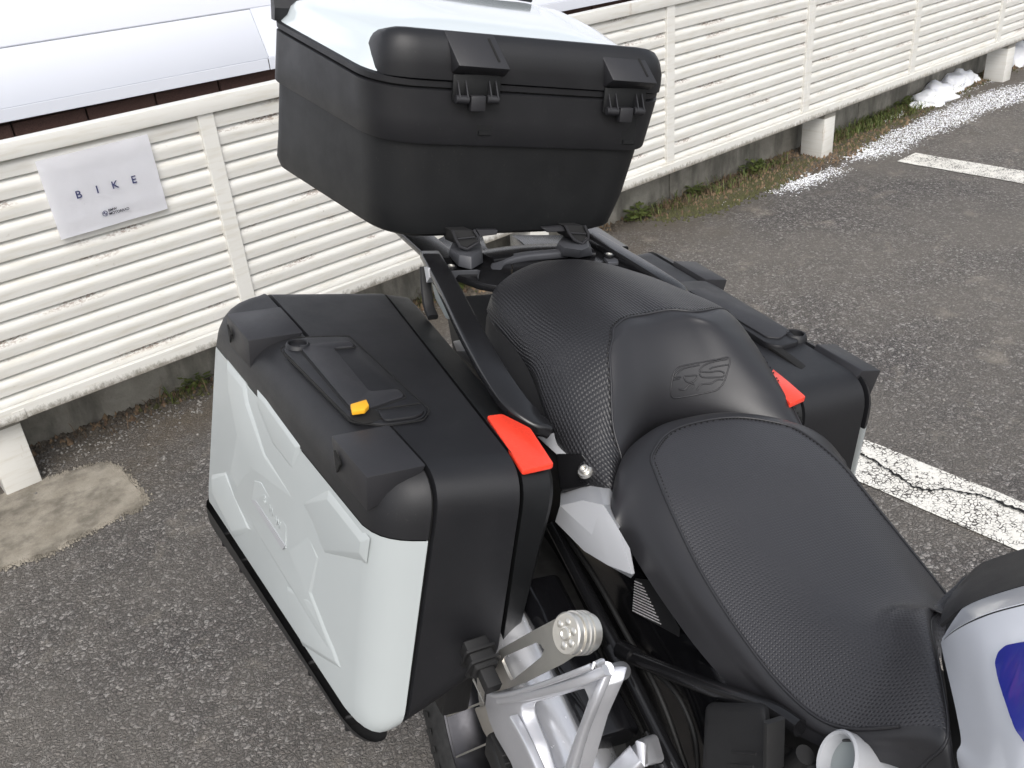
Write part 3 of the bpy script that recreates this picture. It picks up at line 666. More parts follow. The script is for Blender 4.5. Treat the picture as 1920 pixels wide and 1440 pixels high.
# latch covers, hinge pins
def latch(b0, dc):
    w = .076
    pts = [(-.505, b0 - .006, 1.252 + dc), (-.505, b0 + w - .006, 1.248 + dc), (-.463, b0 + w + .006, 1.206 + dc), (-.463, b0 + .004, 1.210 + dc)]
    low = [(-.55, b0 - .006, 1.235 + dc), (-.55, b0 + w - .006, 1.231 + dc), (-.4875, b0 + w + .008, 1.192 + dc), (-.4875, b0 + .002, 1.196 + dc)]
    bm = hexa(low + pts); bevel_all(bm, .0025, 2)
    pad = tc.part('latch_cover', bm, M['pad'])
    bm = bmesh.new(); add_sweep(bm, [(-.499, b0 + w - .016, 1.2425 + dc), (-.471, b0 + w - .009, 1.2148 + dc)], rrect(.0035, .002, .0008, 2), up=(1, 0, 1)); tc.part('groove', bm, M['blackdeep'], pad)
    # recessed plate and barrel
    bm = bmesh.new(); add_box(bm, -.4895, -.4845, b0 + .004, b0 + w + .002, 1.158 + dc, 1.196 + dc); bevel_all(bm, .003, 2); tc.part('hinge_plate', bm, M['case_low'])
    for o1, o2 in ((.006, .026), (.054, .072)):
        bm = bmesh.new(); add_sweep(bm, [(-.4775, b0 + o1, 1.163 + dc), (-.4775, b0 + o2, 1.162 + dc)], circ(.0062, 14)); bevel_all(bm, .001, 1, 60); tc.part('hinge_barrel', bm, M['pad'])
        for q in (o1 + .004, o2 - .004):
            bm = bmesh.new(); add_poly_prism(bm, [(-.486, b0 + q, 1.190 + dc), (-.4715, b0 + q, 1.166 + dc), (-.486, b0 + q, 1.160 + dc)], (0, .002, 0)); tc.part('hinge_rib', bm, M['pad'])
    bm = bmesh.new(); add_box(bm, -.486, -.4735, b0 + .0285, b0 + .0515, 1.146 + dc, 1.168 + dc); bevel_all(bm, .002, 2); tc.part('clip', bm, M['pad'])
    bm = bmesh.new(); add_box(bm, -.4950, -.4932, b0 + .046, b0 + .072, 1.108 + dc, 1.150 + dc); bevel_all(bm, .0008, 1); add_box(bm, -.4945, -.4905, b0 + .050, b0 + .068, 1.110 + dc, 1.1155 + dc); tc.part('latch_tongue', bm, M['case_low'])
latch(-.165, 0); latch(.080, -.0165)
# hooks that clamp the case to the rack
def hook(edge, back):
    edge = [Vector(p) for p in edge]; cen = sum(edge, Vector()) / len(edge)
    bm = bmesh.new(); add_poly_prism(bm, [p.lerp(cen, .06) - Vector((.003, 0, 0)) for p in edge], Vector(back)); bevel_all(bm, .001, 1); h = tc.part('mount_hook', bm, M['rubber'])
    bm = bmesh.new(); add_sweep(bm, edge, rrect(.0042, .0042, .001, 2), up=(1, 0, 0)); tc.part('rim_edge', bm, M['pad'], h)
    a, b = edge[1].lerp(cen, .2), edge[-2].lerp(cen, .25); bm = bmesh.new(); add_sweep(bm, [a, b], rrect(.0025, .002, .0006, 2), up=(1, 0, 0)); tc.part('cross_rib', bm, M['pad'], h)
    return h
h_ = hook([(-0.4780,-0.1547,0.9720), (-0.4780,-0.1490,0.9584), (-0.4760,-0.1423,0.9470), (-0.4750,-0.1303,0.9424), (-0.4750,-0.1117,0.9523), (-0.4760,-0.1136,0.9613), (-0.4780,-0.1203,0.9710)], (-.045, -.006, -.004))
bm = bmesh.new(); add_poly_prism(bm, [(-0.4850,-0.1113,0.9677), (-0.4850,-0.0767,0.9659), (-0.4850,-0.0780,0.9592), (-0.4820,-0.1075,0.9583)], (-.010, 0, 0)); bevel_all(bm, .001, 1); tc.part('lever', bm, M['pad'], h_)
h_ = hook([(-0.4800,0.0363,0.9693), (-0.4800,0.0432,0.9577), (-0.4780,0.0530,0.9463), (-0.4770,0.0687,0.9387), (-0.4770,0.0784,0.9470), (-0.4780,0.0780,0.9547), (-0.4800,0.0708,0.9676)], (-.045, -.006, -.004))
bm = bmesh.new(); add_poly_prism(bm, [(-0.4870,-0.0001,0.9648), (-0.4870,0.0364,0.9655), (-0.4850,0.0419,0.9580), (-0.4870,0.0090,0.9574)], (-.010, 0, 0)); bevel_all(bm, .001, 1); tc.part('lever', bm, M['pad'], h_)

# ------------------------------------------------------------------ panniers
def pannier(side, label, inner, seam, outer, ashift, red_flat=True):
    """side -1: right of the bike (near the camera). inner/seam/outer: lateral positions (rear, front)"""
    s = side; A = ashift
    base = (-.27 + A, s * (.36 if s < 0 else .3), .5)
    t = Thing('pannier', base, label, 'luggage case', 'hard side cases of the motorcycle')
    def q(lat_r, lat_f, af, ar, ct, cb, dlr=0, dlf=0):
        return [(af + A, s * lat_f, ct), (ar + A, s * lat_r, ct), (ar + A, s * (lat_r + dlr), cb), (af + A - .01, s * (lat_f + dlf), cb)]
    iR, iF, i2 = inner
    rad = [.050, .045, .045, .05]
    # inner section
    bm = bmesh.new(); a = q(iR - .0, iF, .030, -.552, .852, .62, .02, .03); b = q(i2, i2 + .012, .034, -.555, .861, .585, .01, .01)
    add_loft(bm, [qring(a, rad, .02), qring(a, rad, .006, shift=(0, s * .003, 0)), qring([lerp(x, y, .25) for x, y in zip(a, b)], rad), qring(b, rad)]); t.part('inner_shell', bm, M['case_low'])
    # main box
    c = q(i2 + .002, i2 + .0145, .034, -.557, .862, .575, .012, .012); d = q(seam[0] - .003, seam[1] - .003, .030, -.575, .868, .512, .022, .026)
    m1 = [lerp(x, y, .12) for x, y in zip(c, d)]
    bm = bmesh.new(); add_loft(bm, [qring(c, rad, .004), qring(c, rad, 0, shift=(0, s * .002, 0)), qring(m1, rad), qring([lerp(x, y, .6) for x, y in zip(c, d)], rad), qring(d, rad, 0), qring(d, rad, .003, shift=(0, s * .0015, 0))]); t.part('box_shell', bm, M['case'])
    bm = bmesh.new(); add_loft(bm, [qring(d, rad, .006), qring(d, rad, .006, shift=(0, s * .01, 0))]); t.part('seam_gasket', bm, M['blackdeep'])
    # lid : one rounded shell, cut into rim, cap, panel and skirt
    e = q(seam[0] + .003, seam[1] + .003, .031, -.577, .869, .510, .022, .026)
    f = q(outer[0], outer[1], .018, -.572, .860, .475, .043, .010)
    def lid():
        bm = bmesh.new()
        rad2 = [.055, .05, .05, .05]
        add_loft(bm, [qring(e, rad, .004, n=10, shift=(0, -s * .0005, 0)), qring(e, rad, 0, n=10, shift=(0, s * .001, 0))] +
                 [qring([lerp(x, y, u) for x, y in zip(e, f)], rad2, ins, n=10) for u, ins in ((.12, 0), (.32, .0008), (.52, .003), (.70, .0075), (.83, .0135), (.93, .022), (1.0, .034))])
        bmesh.ops.recalc_face_normals(bm, faces=bm.faces); return bm
    cutc = .796; cutb = .512
    bm = bisect(lid(), (0, 0, cutc), (0.00, 0, 1), True); t.part('lid_cap', bm, M['case'])
    rim_no = Vector((0, s, 0)); rim = Vector((-.3 + A, s * ((seam[0] + seam[1]) / 2 + .011), .7)); sl = (seam[0] - seam[1]) / .6
    rim_no = Vector((sl, s, 0)).normalized() if s > 0 else Vector((-sl * -1, s, 0)).normalized()
    # plane parallel to the seam : lateral = seam + .011
    tilt = .024 / .33
    no = Vector((s * s * sl, s, tilt)).normalized()
    bm = bisect(bisect(lid(), (0, 0, cutc - .0006), (0, 0, 1), False), rim, no, False); t.part('lid_rim', bm, M['case'])
    bm = bisect(bisect(bisect(lid(), (0, 0, cutc - .0015), (0, 0, 1), False), (0, 0, cutb), (.035, 0, 1), True), rim + no * .0012, no, True)
    pan = t.part('lid_panel', bm, M['white'], smooth=25)
    bm = bisect(bisect(lid(), (0, 0, cutb - .001), (.035, 0, 1), False), rim + no * .0004, no, True)
    bmesh.ops.scale(bm, vec=(1.012, 1.0, 1), space=Matrix.Translation(-Vector((-.28 + A, 0, 0))), verts=bm.verts); bmesh.ops.translate(bm, verts=bm.verts, vec=(0, s * .005, -.010)); t.part('bottom_skirt', bm, M['rubber'])
    for k in (.10, .24, .70, .90):
        ar, af = -.545, .0; aa = ar + (af - ar) * k + A; bb = outer[0] + .030 + (outer[1] + .010 - outer[0] - .030) * k
        bm = bmesh.new(); add_poly_prism(bm, [(aa, s * (bb - .02), .500), (aa + .010, s * (bb - .02), .500), (aa + .010, s * (bb - .02), .470), (aa, s * (bb - .02), .470)], (0, s * .020, 0), .003); bevel_all(bm, .002, 1); t.part('rubber_foot', bm, M['rubber'])
    # facets pressed into the panel : low raised prisms
    def OP(u, v):
        """point on the outer face, u 0 rear..1 front, v 0 bottom..1 top"""
        top = lerp(f[1], f[0], u); bot = lerp(f[2], f[3], u); return Vector(lerp(bot, top, v))
    nrm = (OP(1, .5) - OP(0, .5)).cross(OP(.5, 1) - OP(.5, 0)).normalized()
    if nrm.y * s < 0: nrm = -nrm
    if s < 0:
        bv = None
        for poly, hgt, ins in (
            ([(0.1408,0.8398), (0.2933,0.8387), (0.3203,0.7836), (0.4456,0.6831), (0.6262,0.6674), (0.7779,0.5516), (0.7438,0.3786), (0.8937,0.2310), (0.7740,0.2263), (0.5760,0.2673), (0.3952,0.2870), (0.1961,0.3892), (0.2360,0.5869), (0.1614,0.7058)], .0032, .013),
            ([(0.6355,0.6633), (0.7834,0.8199), (0.9694,0.8157), (0.9616,0.7205), (0.7881,0.5598), (0.7055,0.6112)], .0032, .013),
            ([(0.0718,0.2835), (0.1871,0.4009), (0.3952,0.2870), (0.2541,0.1366), (0.0797,0.1924)], .0036, .011),
            ([(0.5824,0.2647), (0.7389,0.3669), (0.8504,0.2829), (0.8937,0.2310), (0.6849,0.0955), (0.6187,0.1653)], .0028, .010),
            ([(0.3581,0.8681), (0.4291,0.8704), (0.6417,0.8501), (0.6081,0.7165), (0.4804,0.7188), (0.3752,0.7850)], .0026, .010)):
            bm = bmesh.new(); pts = [OP(u, v) - nrm * .0015 for u, v in poly]
            add_poly_prism(bm, pts, nrm * (hgt + .0015), ins); bevel_all(bm, .0012, 2, 6); t.part('pressed_facet', bm, M['white'], pan, 16)
        bm = bmesh.new(); pts = [OP(u, v) + nrm * .0005 for u, v in ((0.3873,0.5147), (0.4309,0.5446), (0.5933,0.5067), (0.5929,0.4070), (0.3767,0.4066))]; add_poly_prism(bm, pts, nrm * .0035, .002); bevel_all(bm, .0006, 1, 8)
        bd = t.part('badge', bm, M['white'], pan, 16)
        bm = bmesh.new(); pts = [OP(u, v) + nrm * .0035 for u, v in ((0.3792,0.4225), (0.4062,0.4437), (0.5918,0.4256), (0.5780,0.3968))]; add_poly_prism(bm, pts, nrm * .0015, 0); t.part('badge_bar', bm, M['silver'], bd, 20)
        ux = (OP(1, .5) - OP(0, .5)).normalized(); uy = nrm.cross(ux).normalized()
        for ch, uv in (('B', (0.4615,0.4942)), ('M', (0.5021,0.4862)), ('W', (0.5450,0.4729))):
            me_ = text(ch, .017, (0, 0, 0), M['white'], 'tmp_letter', ext=.0006); me_2 = me_.data; bpy.data.objects.remove(me_)
            c_ = OP(*uv) + nrm * .0042; mt = Matrix(((ux.x, uy.x, nrm.x), (ux.y, uy.y, nrm.y), (ux.z, uy.z, nrm.z)))
            for v in me_2.vertices: v.co = mt @ v.co + c_ - t.o
            me_2.name = 'embossed_letter'; link('embossed_letter', me_2, bd)
    # raised step pads on the cap
    for k, (ar, af) in enumerate(((-.475, -.378), (-.090, .002))):
        def lat(a_): u = (a_ + .57) / .59; return outer[0] + (outer[1] - outer[0]) * u
        lo, li = .006, .048
        top = [(af + A, s * (lat(af) + lo), .868), (af + .004 + A, s * (seam[0] + (seam[1] - seam[0]) * (af + .57) / .59 + .004), .874), (ar + A, s * (seam[0] + (seam[1] - seam[0]) * (ar + .57) / .59 + .004), .874), (ar - .004 + A, s * (lat(ar) + lo), .868)]
        bot = [(af - .006 + A, s * (lat(af) + lo - .002), .822), (af - .004 + A, s * (lat(af) - li), .845), (ar + A, s * (lat(ar) - li), .845), (ar + A, s * (lat(ar) + lo - .002), .822)]
        bm = hexa(bot + top); bevel_all(bm, .0018, 2)
        sp_ = t.part('step_pad', bm, M['pad'])
        bm = bmesh.new(); y0 = lat(ar) + lo; add_poly_prism(bm, [(ar + .012 + A, s * (y0 - .001), .858), (ar + .030 + A, s * (y0 - .003), .850), (ar + .016 + A, s * (y0 - .003), .832)], (0, s * .0025, 0)); t.part('slot', bm, M['blackdeep'], sp_)
    return t, dict(seam=seam, A=A, s=s, outer=outer)
near, _ = pannier(-1, 'near side pannier with pale grey ribbed panel and yellow catch, beside the muffler', (.195, .205, .241), (.421, .352), (.497, .412), 0)
# top details of the near pannier
def slab(t, name, pts, h, mat, parent=None, r=.006, bev=.0012, seg=2, dz=0):
    bm = bmesh.new(); add_poly_prism(bm, [(p[0], p[1], p[2] + dz) for p in round_poly([Vector(p) for p in pts], r, 5)], (0, 0, h)); bevel_all(bm, bev, seg, 40); return t.part(name, bm, mat, parent)
Z1 = .8675
def flat(pts, z): return [(a, b, z) for a, b in pts]
slab(near, 'handle_base', flat([(-.368, -.414), (-.357, -.346), (-.120, -.312), (-.100, -.326), (-.098, -.372), (-.118, -.404), (-.335, -.440)], .862), .0085, M['case'], r=.014, bev=.003)
hb = slab(near, 'carry_handle', flat([(-.335, -.418), (-.336, -.350), (-.315, -.347), (-.316, -.376), (-.179, -.366), (-.178, -.331), (-.157, -.329), (-.139, -.374), (-.141, -.398)], .869), .0042, M['pad'], r=.007, bev=.0015)
slab(near, 'catch_pocket', flat([(-.140, -.400), (-.142, -.374), (-.112, -.368), (-.104, -.390), (-.118, -.406)], .8695), .0018, M['blackdeep'], r=.008)
slab(near, 'end_plug', flat([(-.128, -.372), (-.130, -.322), (-.112, -.318), (-.101, -.332), (-.101, -.372)], .8690), .0055, M['case'], r=.009, bev=.002)
bm = bmesh.new(); add_poly_prism(bm, [(-0.1356,-0.4012,0.8760), (-0.1424,-0.3805,0.8760), (-0.1274,-0.3816,0.8760), (-0.1185,-0.3891,0.8760), (-0.1186,-0.4039,0.8760)], (0, 0, .006)); bevel_all(bm, .001, 2); near.part('yellow_catch', bm, M['yellow'])
def groove(t, pts, z, r=.0009, closed=True):
    P_ = round_poly([(a, b, z) for a, b in pts], .006, 4) if closed else cr([(a, b, z) for a, b in pts], 4)
    bm = bmesh.new(); add_sweep(bm, P_, circ(r, 6), closed=closed); t.part('groove', bm, M['blackdeep'])
groove(near, [(-.336, -.420), (-.338, -.349), (-.314, -.345), (-.314, -.376), (-.180, -.367), (-.180, -.329), (-.155, -.327), (-.137, -.374), (-.139, -.400)], .8708)
groove(near, [(-.370, -.416), (-.359, -.344), (-.120, -.310), (-.098, -.326), (-.096, -.374), (-.117, -.406), (-.335, -.442)], .8690)
groove(near, [(-.128, -.320), (-.126, -.372)], .8755, closed=False)
def keyhole(t, a, b, z):
    z -= .005
    bm = bmesh.new(); n = 24; add_loft(bm, [[(a + r * math.cos(2 * math.pi * k / n), b + r * math.sin(2 * math.pi * k / n), zz) for k in range(n)] for r, zz in ((.0195, z - .010), (.0175, z + .002), (.0150, z + .0075), (.0135, z + .0085), (.0120, z + .0075), (.0112, z - .004))]); kb = t.part('key_barrel', bm, M['case'])
    bm = bmesh.new(); add_loft(bm, [[(a + r * math.cos(2 * math.pi * k / n), b + r * math.sin(2 * math.pi * k / n), zz) for k in range(n)] for r, zz in ((.0112, z - .003), (.0112, z + .001))]); t.part('key_slot', bm, M['blackdeep'], kb)
keyhole(near, -.338, -.418, .872)
bm = bmesh.new(); add_poly_prism(bm, round_poly([(-0.0974,-0.2474,0.8580), (-0.0973,-0.2274,0.8580), (-0.0550,-0.2097,0.8580), (0.0186,-0.2143,0.8520), (0.0234,-0.2546,0.8530)], .004, 3), (0, 0, .0065)); bevel_all(bm, .0015, 2, 50); near.part('red_reflector', bm, M['red'])
# clamp foot between pannier and bracket
far, _ = pannier(1, 'far side pannier behind the seats with its key lock at the front end', (.125, .135, .168), (.290, .290), (.342, .326), -.068)
slab(far, 'handle_base', flat([(-.445, .225), (-.440, .292), (-.215, .290), (-.172, .278), (-.165, .235), (-.180, .222)], .862), .012, M['case'], r=.014, bev=.003)
slab(far, 'carry_handle', flat([(-.395, .228), (-.400, .262), (-.375, .262), (-.372, .284), (-.205, .284), (-.185, .250), (-.195, .232)], .873), .004, M['pad'], r=.006, bev=.0015)
keyhole(far, -.195, .286, .874)
bm = bmesh.new(); add_poly_prism(bm, round_poly([(-0.1173,0.1870,0.8580), (-0.0801,0.1823,0.8580), (-0.0376,0.1789,0.8550), (-0.0266,0.1448,0.8550), (-0.0899,0.1587,0.8580)], .003, 3), (0, 0, .0065)); bevel_all(bm, .0015, 2, 50); far.part('red_reflector', bm, M['red'])
bm = bmesh.new(); add_sweep(bm, cr([(-.6, .228, .866), (-.3, .230, .868), (-.14, .233, .865), (-.075, .232, .850), (-.048, .232, .80), (-.048, .235, .70), (-.052, .24, .6)], 5), rrect(.006, .016, .002, 2), up=(0, 1, 0)); far.part('expansion_groove', bm, M['blackdeep'])

# ------------------------------------------------------------------ motorcycle
mc = Thing('motorcycle', (-.05, -.1, 0), 'parked touring motorcycle with black seats and white tank seen from above', 'motorcycle')
class Surf:
    def __init__(s, rows, sub=10, mirrored=True, kb=1.0, kc=0.0, r0=0):
        R_ = []
        for r in rows:
            if len(r) > 7: R_.append([Vector(p) for p in r])
            elif mirrored:
                w = min(1, max(0, (len(R_) - r0 + 1) / 2)) if r0 else 1; near_ = [Vector((p[0], -abs(p[1]), p[2])) for p in r]; far_ = [Vector((p[0], abs(p[1]) * (1 + (kb - 1) * w), p[2] + kc * w * abs(p[1]) / .15)) for p in r[:-1]][::-1]; R_.append(near_ + far_)
            else: R_.append([Vector(p) for p in r])
        s.R = R_; s.nr = len(R_); s.nc = len(R_[0]); s.sub = sub
        cols = [cr(row, sub) for row in R_]            # interpolate along rows
        n = len(cols[0]); grid = []
        trans = [cr([cols[i][j] for i in range(s.nr)], sub) for j in range(n)]
        s.G = [[trans[j][i] for j in range(n)] for i in range(len(trans[0]))]
    def at(s, u, v):
        """u row index (float), v column index (float)"""
        x = min(max(u * s.sub, 0), len(s.G) - 1.0001); y = min(max(v * s.sub, 0), len(s.G[0]) - 1.0001); i, j = int(x), int(y); fx, fy = x - i, y - j
        return s.G[i][j] * (1 - fx) * (1 - fy) + s.G[i + 1][j] * fx * (1 - fy) + s.G[i][j + 1] * (1 - fx) * fy + s.G[i + 1][j + 1] * fx * fy
    def bm(s, test=None, lift=0):
        bm = bmesh.new(); uvl = bm.loops.layers.uv.new('UVMap'); vs = {}
        def gv(i, j):
            if (i, j) not in vs: vs[i, j] = bm.verts.new(s.G[i][j])
            return vs[i, j]
        # accumulate distances for uv
        mid = len(s.G[0]) // 2
        U = [0]
        for i in range(1, len(s.G)): U.append(U[-1] + (s.G[i][mid] - s.G[i - 1][mid]).length)
        W_ = [[0] * len(s.G[0]) for _ in s.G]
        for i in range(len(s.G)):
            for j in range(mid + 1, len(s.G[0])): W_[i][j] = W_[i][j - 1] + (s.G[i][j] - s.G[i][j - 1]).length
            for j in range(mid - 1, -1, -1): W_[i][j] = W_[i][j + 1] - (s.G[i][j] - s.G[i][j + 1]).length
        for i in range(len(s.G) - 1):
            for j in range(len(s.G[0]) - 1):
                if test and not test((i + .5) / s.sub, (j + .5) / s.sub): continue
                f_ = bm.faces.new((gv(i, j), gv(i, j + 1), gv(i + 1, j + 1), gv(i + 1, j)))
                for lp, (a, b) in zip(f_.loops, ((i, j), (i, j + 1), (i + 1, j + 1), (i + 1, j))):
                    p = s.G[a][b]; lp[uvl].uv = (W_[a][b], p.x)
        bm.normal_update()
        return bm
    def curve(s, uv, lift=.0, step=.1):
        out = []
        for (u0, v0), (u1, v1) in zip(uv, uv[1:]):
            n = max(2, int(max(abs(u1 - u0), abs(v1 - v0)) / step))
            for k in range(n): t_ = k / n; out.append(s.at(u0 + (u1 - u0) * t_, v0 + (v1 - v0) * t_) + s.normal(u0 + (u1 - u0) * t_, v0 + (v1 - v0) * t_) * lift)
        out.append(s.at(*uv[-1])); return out
    def normal(s, u, v):
        d = .05; a = s.at(u + d, v) - s.at(u - d, v); b = s.at(u, v + d) - s.at(u, v - d); n = a.cross(b)
        if n.length < 1e-9: return Vector((0, 0, 1))
        n.normalize(); return n if n.z > 0 else -n
def smooth_path(P, it=6):
    for _ in range(it): P = [P[0]] + [(P[i - 1] + P[i] * 2 + P[i + 1]) / 4 for i in range(1, len(P) - 1)] + [P[-1]]
    return P
def piping(t, path, parent, r=.0016, name='piping', mat=None):
    bm = bmesh.new(); add_sweep(bm, path, circ(r, 6)); return t.part(name, bm, mat or M['vinyl'], parent, 80)
def stitches(t, path, off, parent):
    bm = bmesh.new(); acc = 0; last = path[0]
    for p, q_ in zip(path, path[1:]):
        d = (q_ - p); L_ = d.length; acc += L_
        if acc > .0045 and L_ > 1e-6:
            acc = 0; dn = d.normalized(); side = dn.cross(Vector((0, 0, 1))); c = p + side * off
            add_sweep(bm, [c - dn * .0011 + Vector((0, 0, .0004)), c + dn * .0011 + Vector((0, 0, .0004))], [(-.0005, -.0006), (.0005, -.0006), (.0005, .0006), (-.0005, .0006)])
    if len(bm.faces): return t.part('stitching', bm, M['blackdeep'], parent, 0, kind='stuff')
    bm.free()
# --- rider seat
RS = Surf([
    [(.030, .140, .775), (.005, .118, .775), (-.030, .088, .775), (-.050, .045, .778), (-.060, 0, .778)],
    [(.045, .152, .806), (.012, .128, .828), (-.020, .094, .838), (-.042, .048, .842), (-.050, 0, .843)],
    [(.065, .157, .806), (.045, .133, .836), (.028, .098, .851), (-.008, .052, .857), (-.018, 0, .860)],
    [(.085, .153, .788), (.090, .140, .813), (.092, .113, .838), (.088, .060, .850), (.085, 0, .855)],
    [(.150, .143, .757), (.162, .136, .783), (.172, .119, .807), (.168, .065, .829), (.165, 0, .835)],
    [(.225, .133, .735), (.238, .129, .757), (.250, .118, .783), (.250, .065, .814), (.250, 0, .823)],
    [(.290, .120, .726), (.304, .117, .745), (.320, .112, .768), (.312, .064, .813), (.300, 0, .826)],
    [(.365, .108, .745), (.373, .107, .760), (.380, .104, .778), (.362, .058, .822), (.325, 0, .840)],
    [(.440, -.098, .790), (.447, -.096, .812), (.450, -.088, .842), (.402, -.046, .856), (.352, 0, .852), (0.3265,0.0400,0.8338), (0.3171,0.0720,0.8415), (0.3139,0.0980,0.8457), (.34, .12, .82)],
    [(.462, -.092, .775), (.470, -.090, .800), (.474, -.082, .815), (.420, -.045, .815), (.368, 0, .808), (.375, .040, .82), (.385, .072, .82), (.39, .098, .81), (.37, .12, .80)]], 12, kb=1.05, kc=.018)
top_test = lambda u, v: u > 2 and 2 < v < 6
seat = mc.part('rider_seat', RS.bm(top_test), M['vinylp'], smooth=80)
mc.part('seat_skirt', RS.bm(lambda u, v: not top_test(u, v)), M['vinyl'], seat, 80)
pc = smooth_path(RS.curve([(7.6, 2), (2, 2), (2, 6), (7.6, 6)], .0008, .08), 10)
piping(mc, pc, seat); stitches(mc, pc, .004, seat)
lip = RS.curve([(8.25, .4), (8.25, 7.6)], .0006, .1); piping(mc, lip, seat, .0013, 'lip_piping')
# --- passenger seat
PS = Surf([
    [(-.360, .122, .862), (-.385, .108, .868), (-.420, .078, .872), (-.430, .056, .874), (-.438, .028, .876), (-.440, 0, .876)],
    [(-.362, .140, .890), (-.388, .118, .908), (-.411, .084, .919), (-.423, .056, .925), (-.431, .028, .928), (-.433, 0, .928)],
    [(-.330, .148, .884), (-.338, .138, .910), (-.350, .110, .927), (-.357, .075, .936), (-.363, .038, .941), (-.365, 0, .942)],
    [(-.255, .147, .875), (-.258, .140, .902), (-.262, .112, .926), (-.264, .078, .936), (-.266, .040, .942), (-.268, 0, .944)],
    [(-.186, .148, .860), (-.182, .146, .886), (-.168, .116, .919), (-.148, .062, .936), (-.162, .034, .942), (-.166, 0, .943)],
    [(-.138, .152, .838), (-.134, .154, .860), (-.122, .128, .894), (-.114, .080, .921), (-.128, .042, .932), (-.132, 0, .935)],
    [(-.090, .154, .812), (-.085, .156, .833), (-.078, .134, .864), (-.080, .092, .890), (-.098, .048, .905), (-.104, 0, .909)],
    [(-.035, .150, .795), (-.032, .150, .815), (-.033, .134, .836), (-.046, .104, .853), (-.074, .052, .870), (-.086, 0, .874)],
    [(.008, .136, .790), (.012, .134, .808), (.002, .122, .815), (-.018, .102, .821), (-.062, .050, .834), (-.080, 0, .838)],
    [(.004, .130, .770), (.004, .126, .785), (-.006, .116, .790), (-.026, .098, .795), (-.070, .048, .808), (-.088, 0, .812)]], 12, kb=1.07, kc=.027, r0=3)
smooth_zone = lambda u, v: u > 4 and 3 < v < 8.9
ps = mc.part('passenger_seat', PS.bm(lambda u, v: not smooth_zone(u, v)), M['vinylr'], smooth=80)
mc.part('seat_front_panel', PS.bm(smooth_zone), M['vinyl'], ps, 80)
pc = smooth_path(PS.curve([(8.4, 3), (4, 3), (4, 8.9), (8.4, 8.9)], .0006, .08), 14); piping(mc, pc, ps); stitches(mc, pc, -.004, ps)
bt = BVHTree.FromBMesh(PS.bm(None))
CAM = Vector((0.80852, -.65, 1.37848))
def onto(p, tree=None, lift=0.0):
    p = Vector(p); d = (p - CAM).normalized(); h = (tree or bt).ray_cast(CAM, d)
    if not h[0]: return p
    n_ = h[1] if h[1].dot(d) < 0 else -h[1]
    return h[0] + n_ * lift
def stroke(bm, pts, r=.0010, closed=False):
    P_ = [onto(p, lift=.0002) for p in cr(pts, 5, closed)]; add_sweep(bm, P_, circ(r, 6), closed=closed)
bm = bmesh.new(); stroke(bm, [(-0.0700,0.0704,0.9146), (-0.0700,0.0511,0.9151), (-0.0700,0.0335,0.9141), (-0.0700,0.0117,0.9129), (-0.0700,-0.0032,0.9112), (-0.0700,-0.0099,0.9060), (-0.0700,-0.0119,0.8951), (-0.0700,-0.0113,0.8786), (-0.0700,-0.0057,0.8686), (-0.0700,0.0109,0.8680), (-0.0700,0.0286,0.8686), (-0.0700,0.0465,0.8696), (-0.0700,0.0598,0.8715), (-0.0700,0.0674,0.8790), (-0.0700,0.0705,0.8922)], closed=True); em = mc.part('emblem', bm, M['vinyl'], ps, 80)
bm = bmesh.new()
for st in ([(-0.0700,0.0254,0.9103), (-0.0700,0.0038,0.9084), (-0.0700,-0.0052,0.9038), (-0.0700,-0.0088,0.8981), (-0.0700,0.0010,0.8967)], [(-0.0700,0.0058,0.8972), (-0.0700,0.0146,0.8969), (-0.0700,0.0250,0.8956), (-0.0700,0.0229,0.8901), (-0.0700,0.0174,0.8873), (-0.0700,0.0112,0.8887), (-0.0700,0.0065,0.8932), (-0.0700,0.0058,0.8972)], [(-0.0700,-0.0107,0.8943), (-0.0700,-0.0008,0.8947)], [(-0.0700,0.0004,0.8802), (-0.0700,0.0091,0.8782), (-0.0700,0.0163,0.8848), (-0.0700,0.0223,0.8836), (-0.0700,0.0206,0.8784)], [(-0.0700,0.0677,0.9136), (-0.0700,0.0472,0.9125), (-0.0700,0.0343,0.9097), (-0.0700,0.0286,0.9051), (-0.0700,0.0271,0.9011)], [(-0.0700,0.0271,0.9011), (-0.0700,0.0432,0.8984), (-0.0700,0.0567,0.8984), (-0.0700,0.0656,0.8949), (-0.0700,0.0665,0.8902), (-0.0700,0.0585,0.8895), (-0.0700,0.0378,0.8916), (-0.0700,0.0311,0.8941), (-0.0700,0.0276,0.8982)], [(-0.0700,0.0702,0.9057), (-0.0700,0.0487,0.9047), (-0.0700,0.0424,0.9026)], [(-0.0700,0.0666,0.8851), (-0.0700,0.0569,0.8859), (-0.0700,0.0486,0.8820), (-0.0700,0.0349,0.8828), (-0.0700,0.0311,0.8794), (-0.0700,0.0284,0.8749)]): stroke(bm, st)
mc.part('emblem_letters', bm, M['vinyl'], ps, 80)
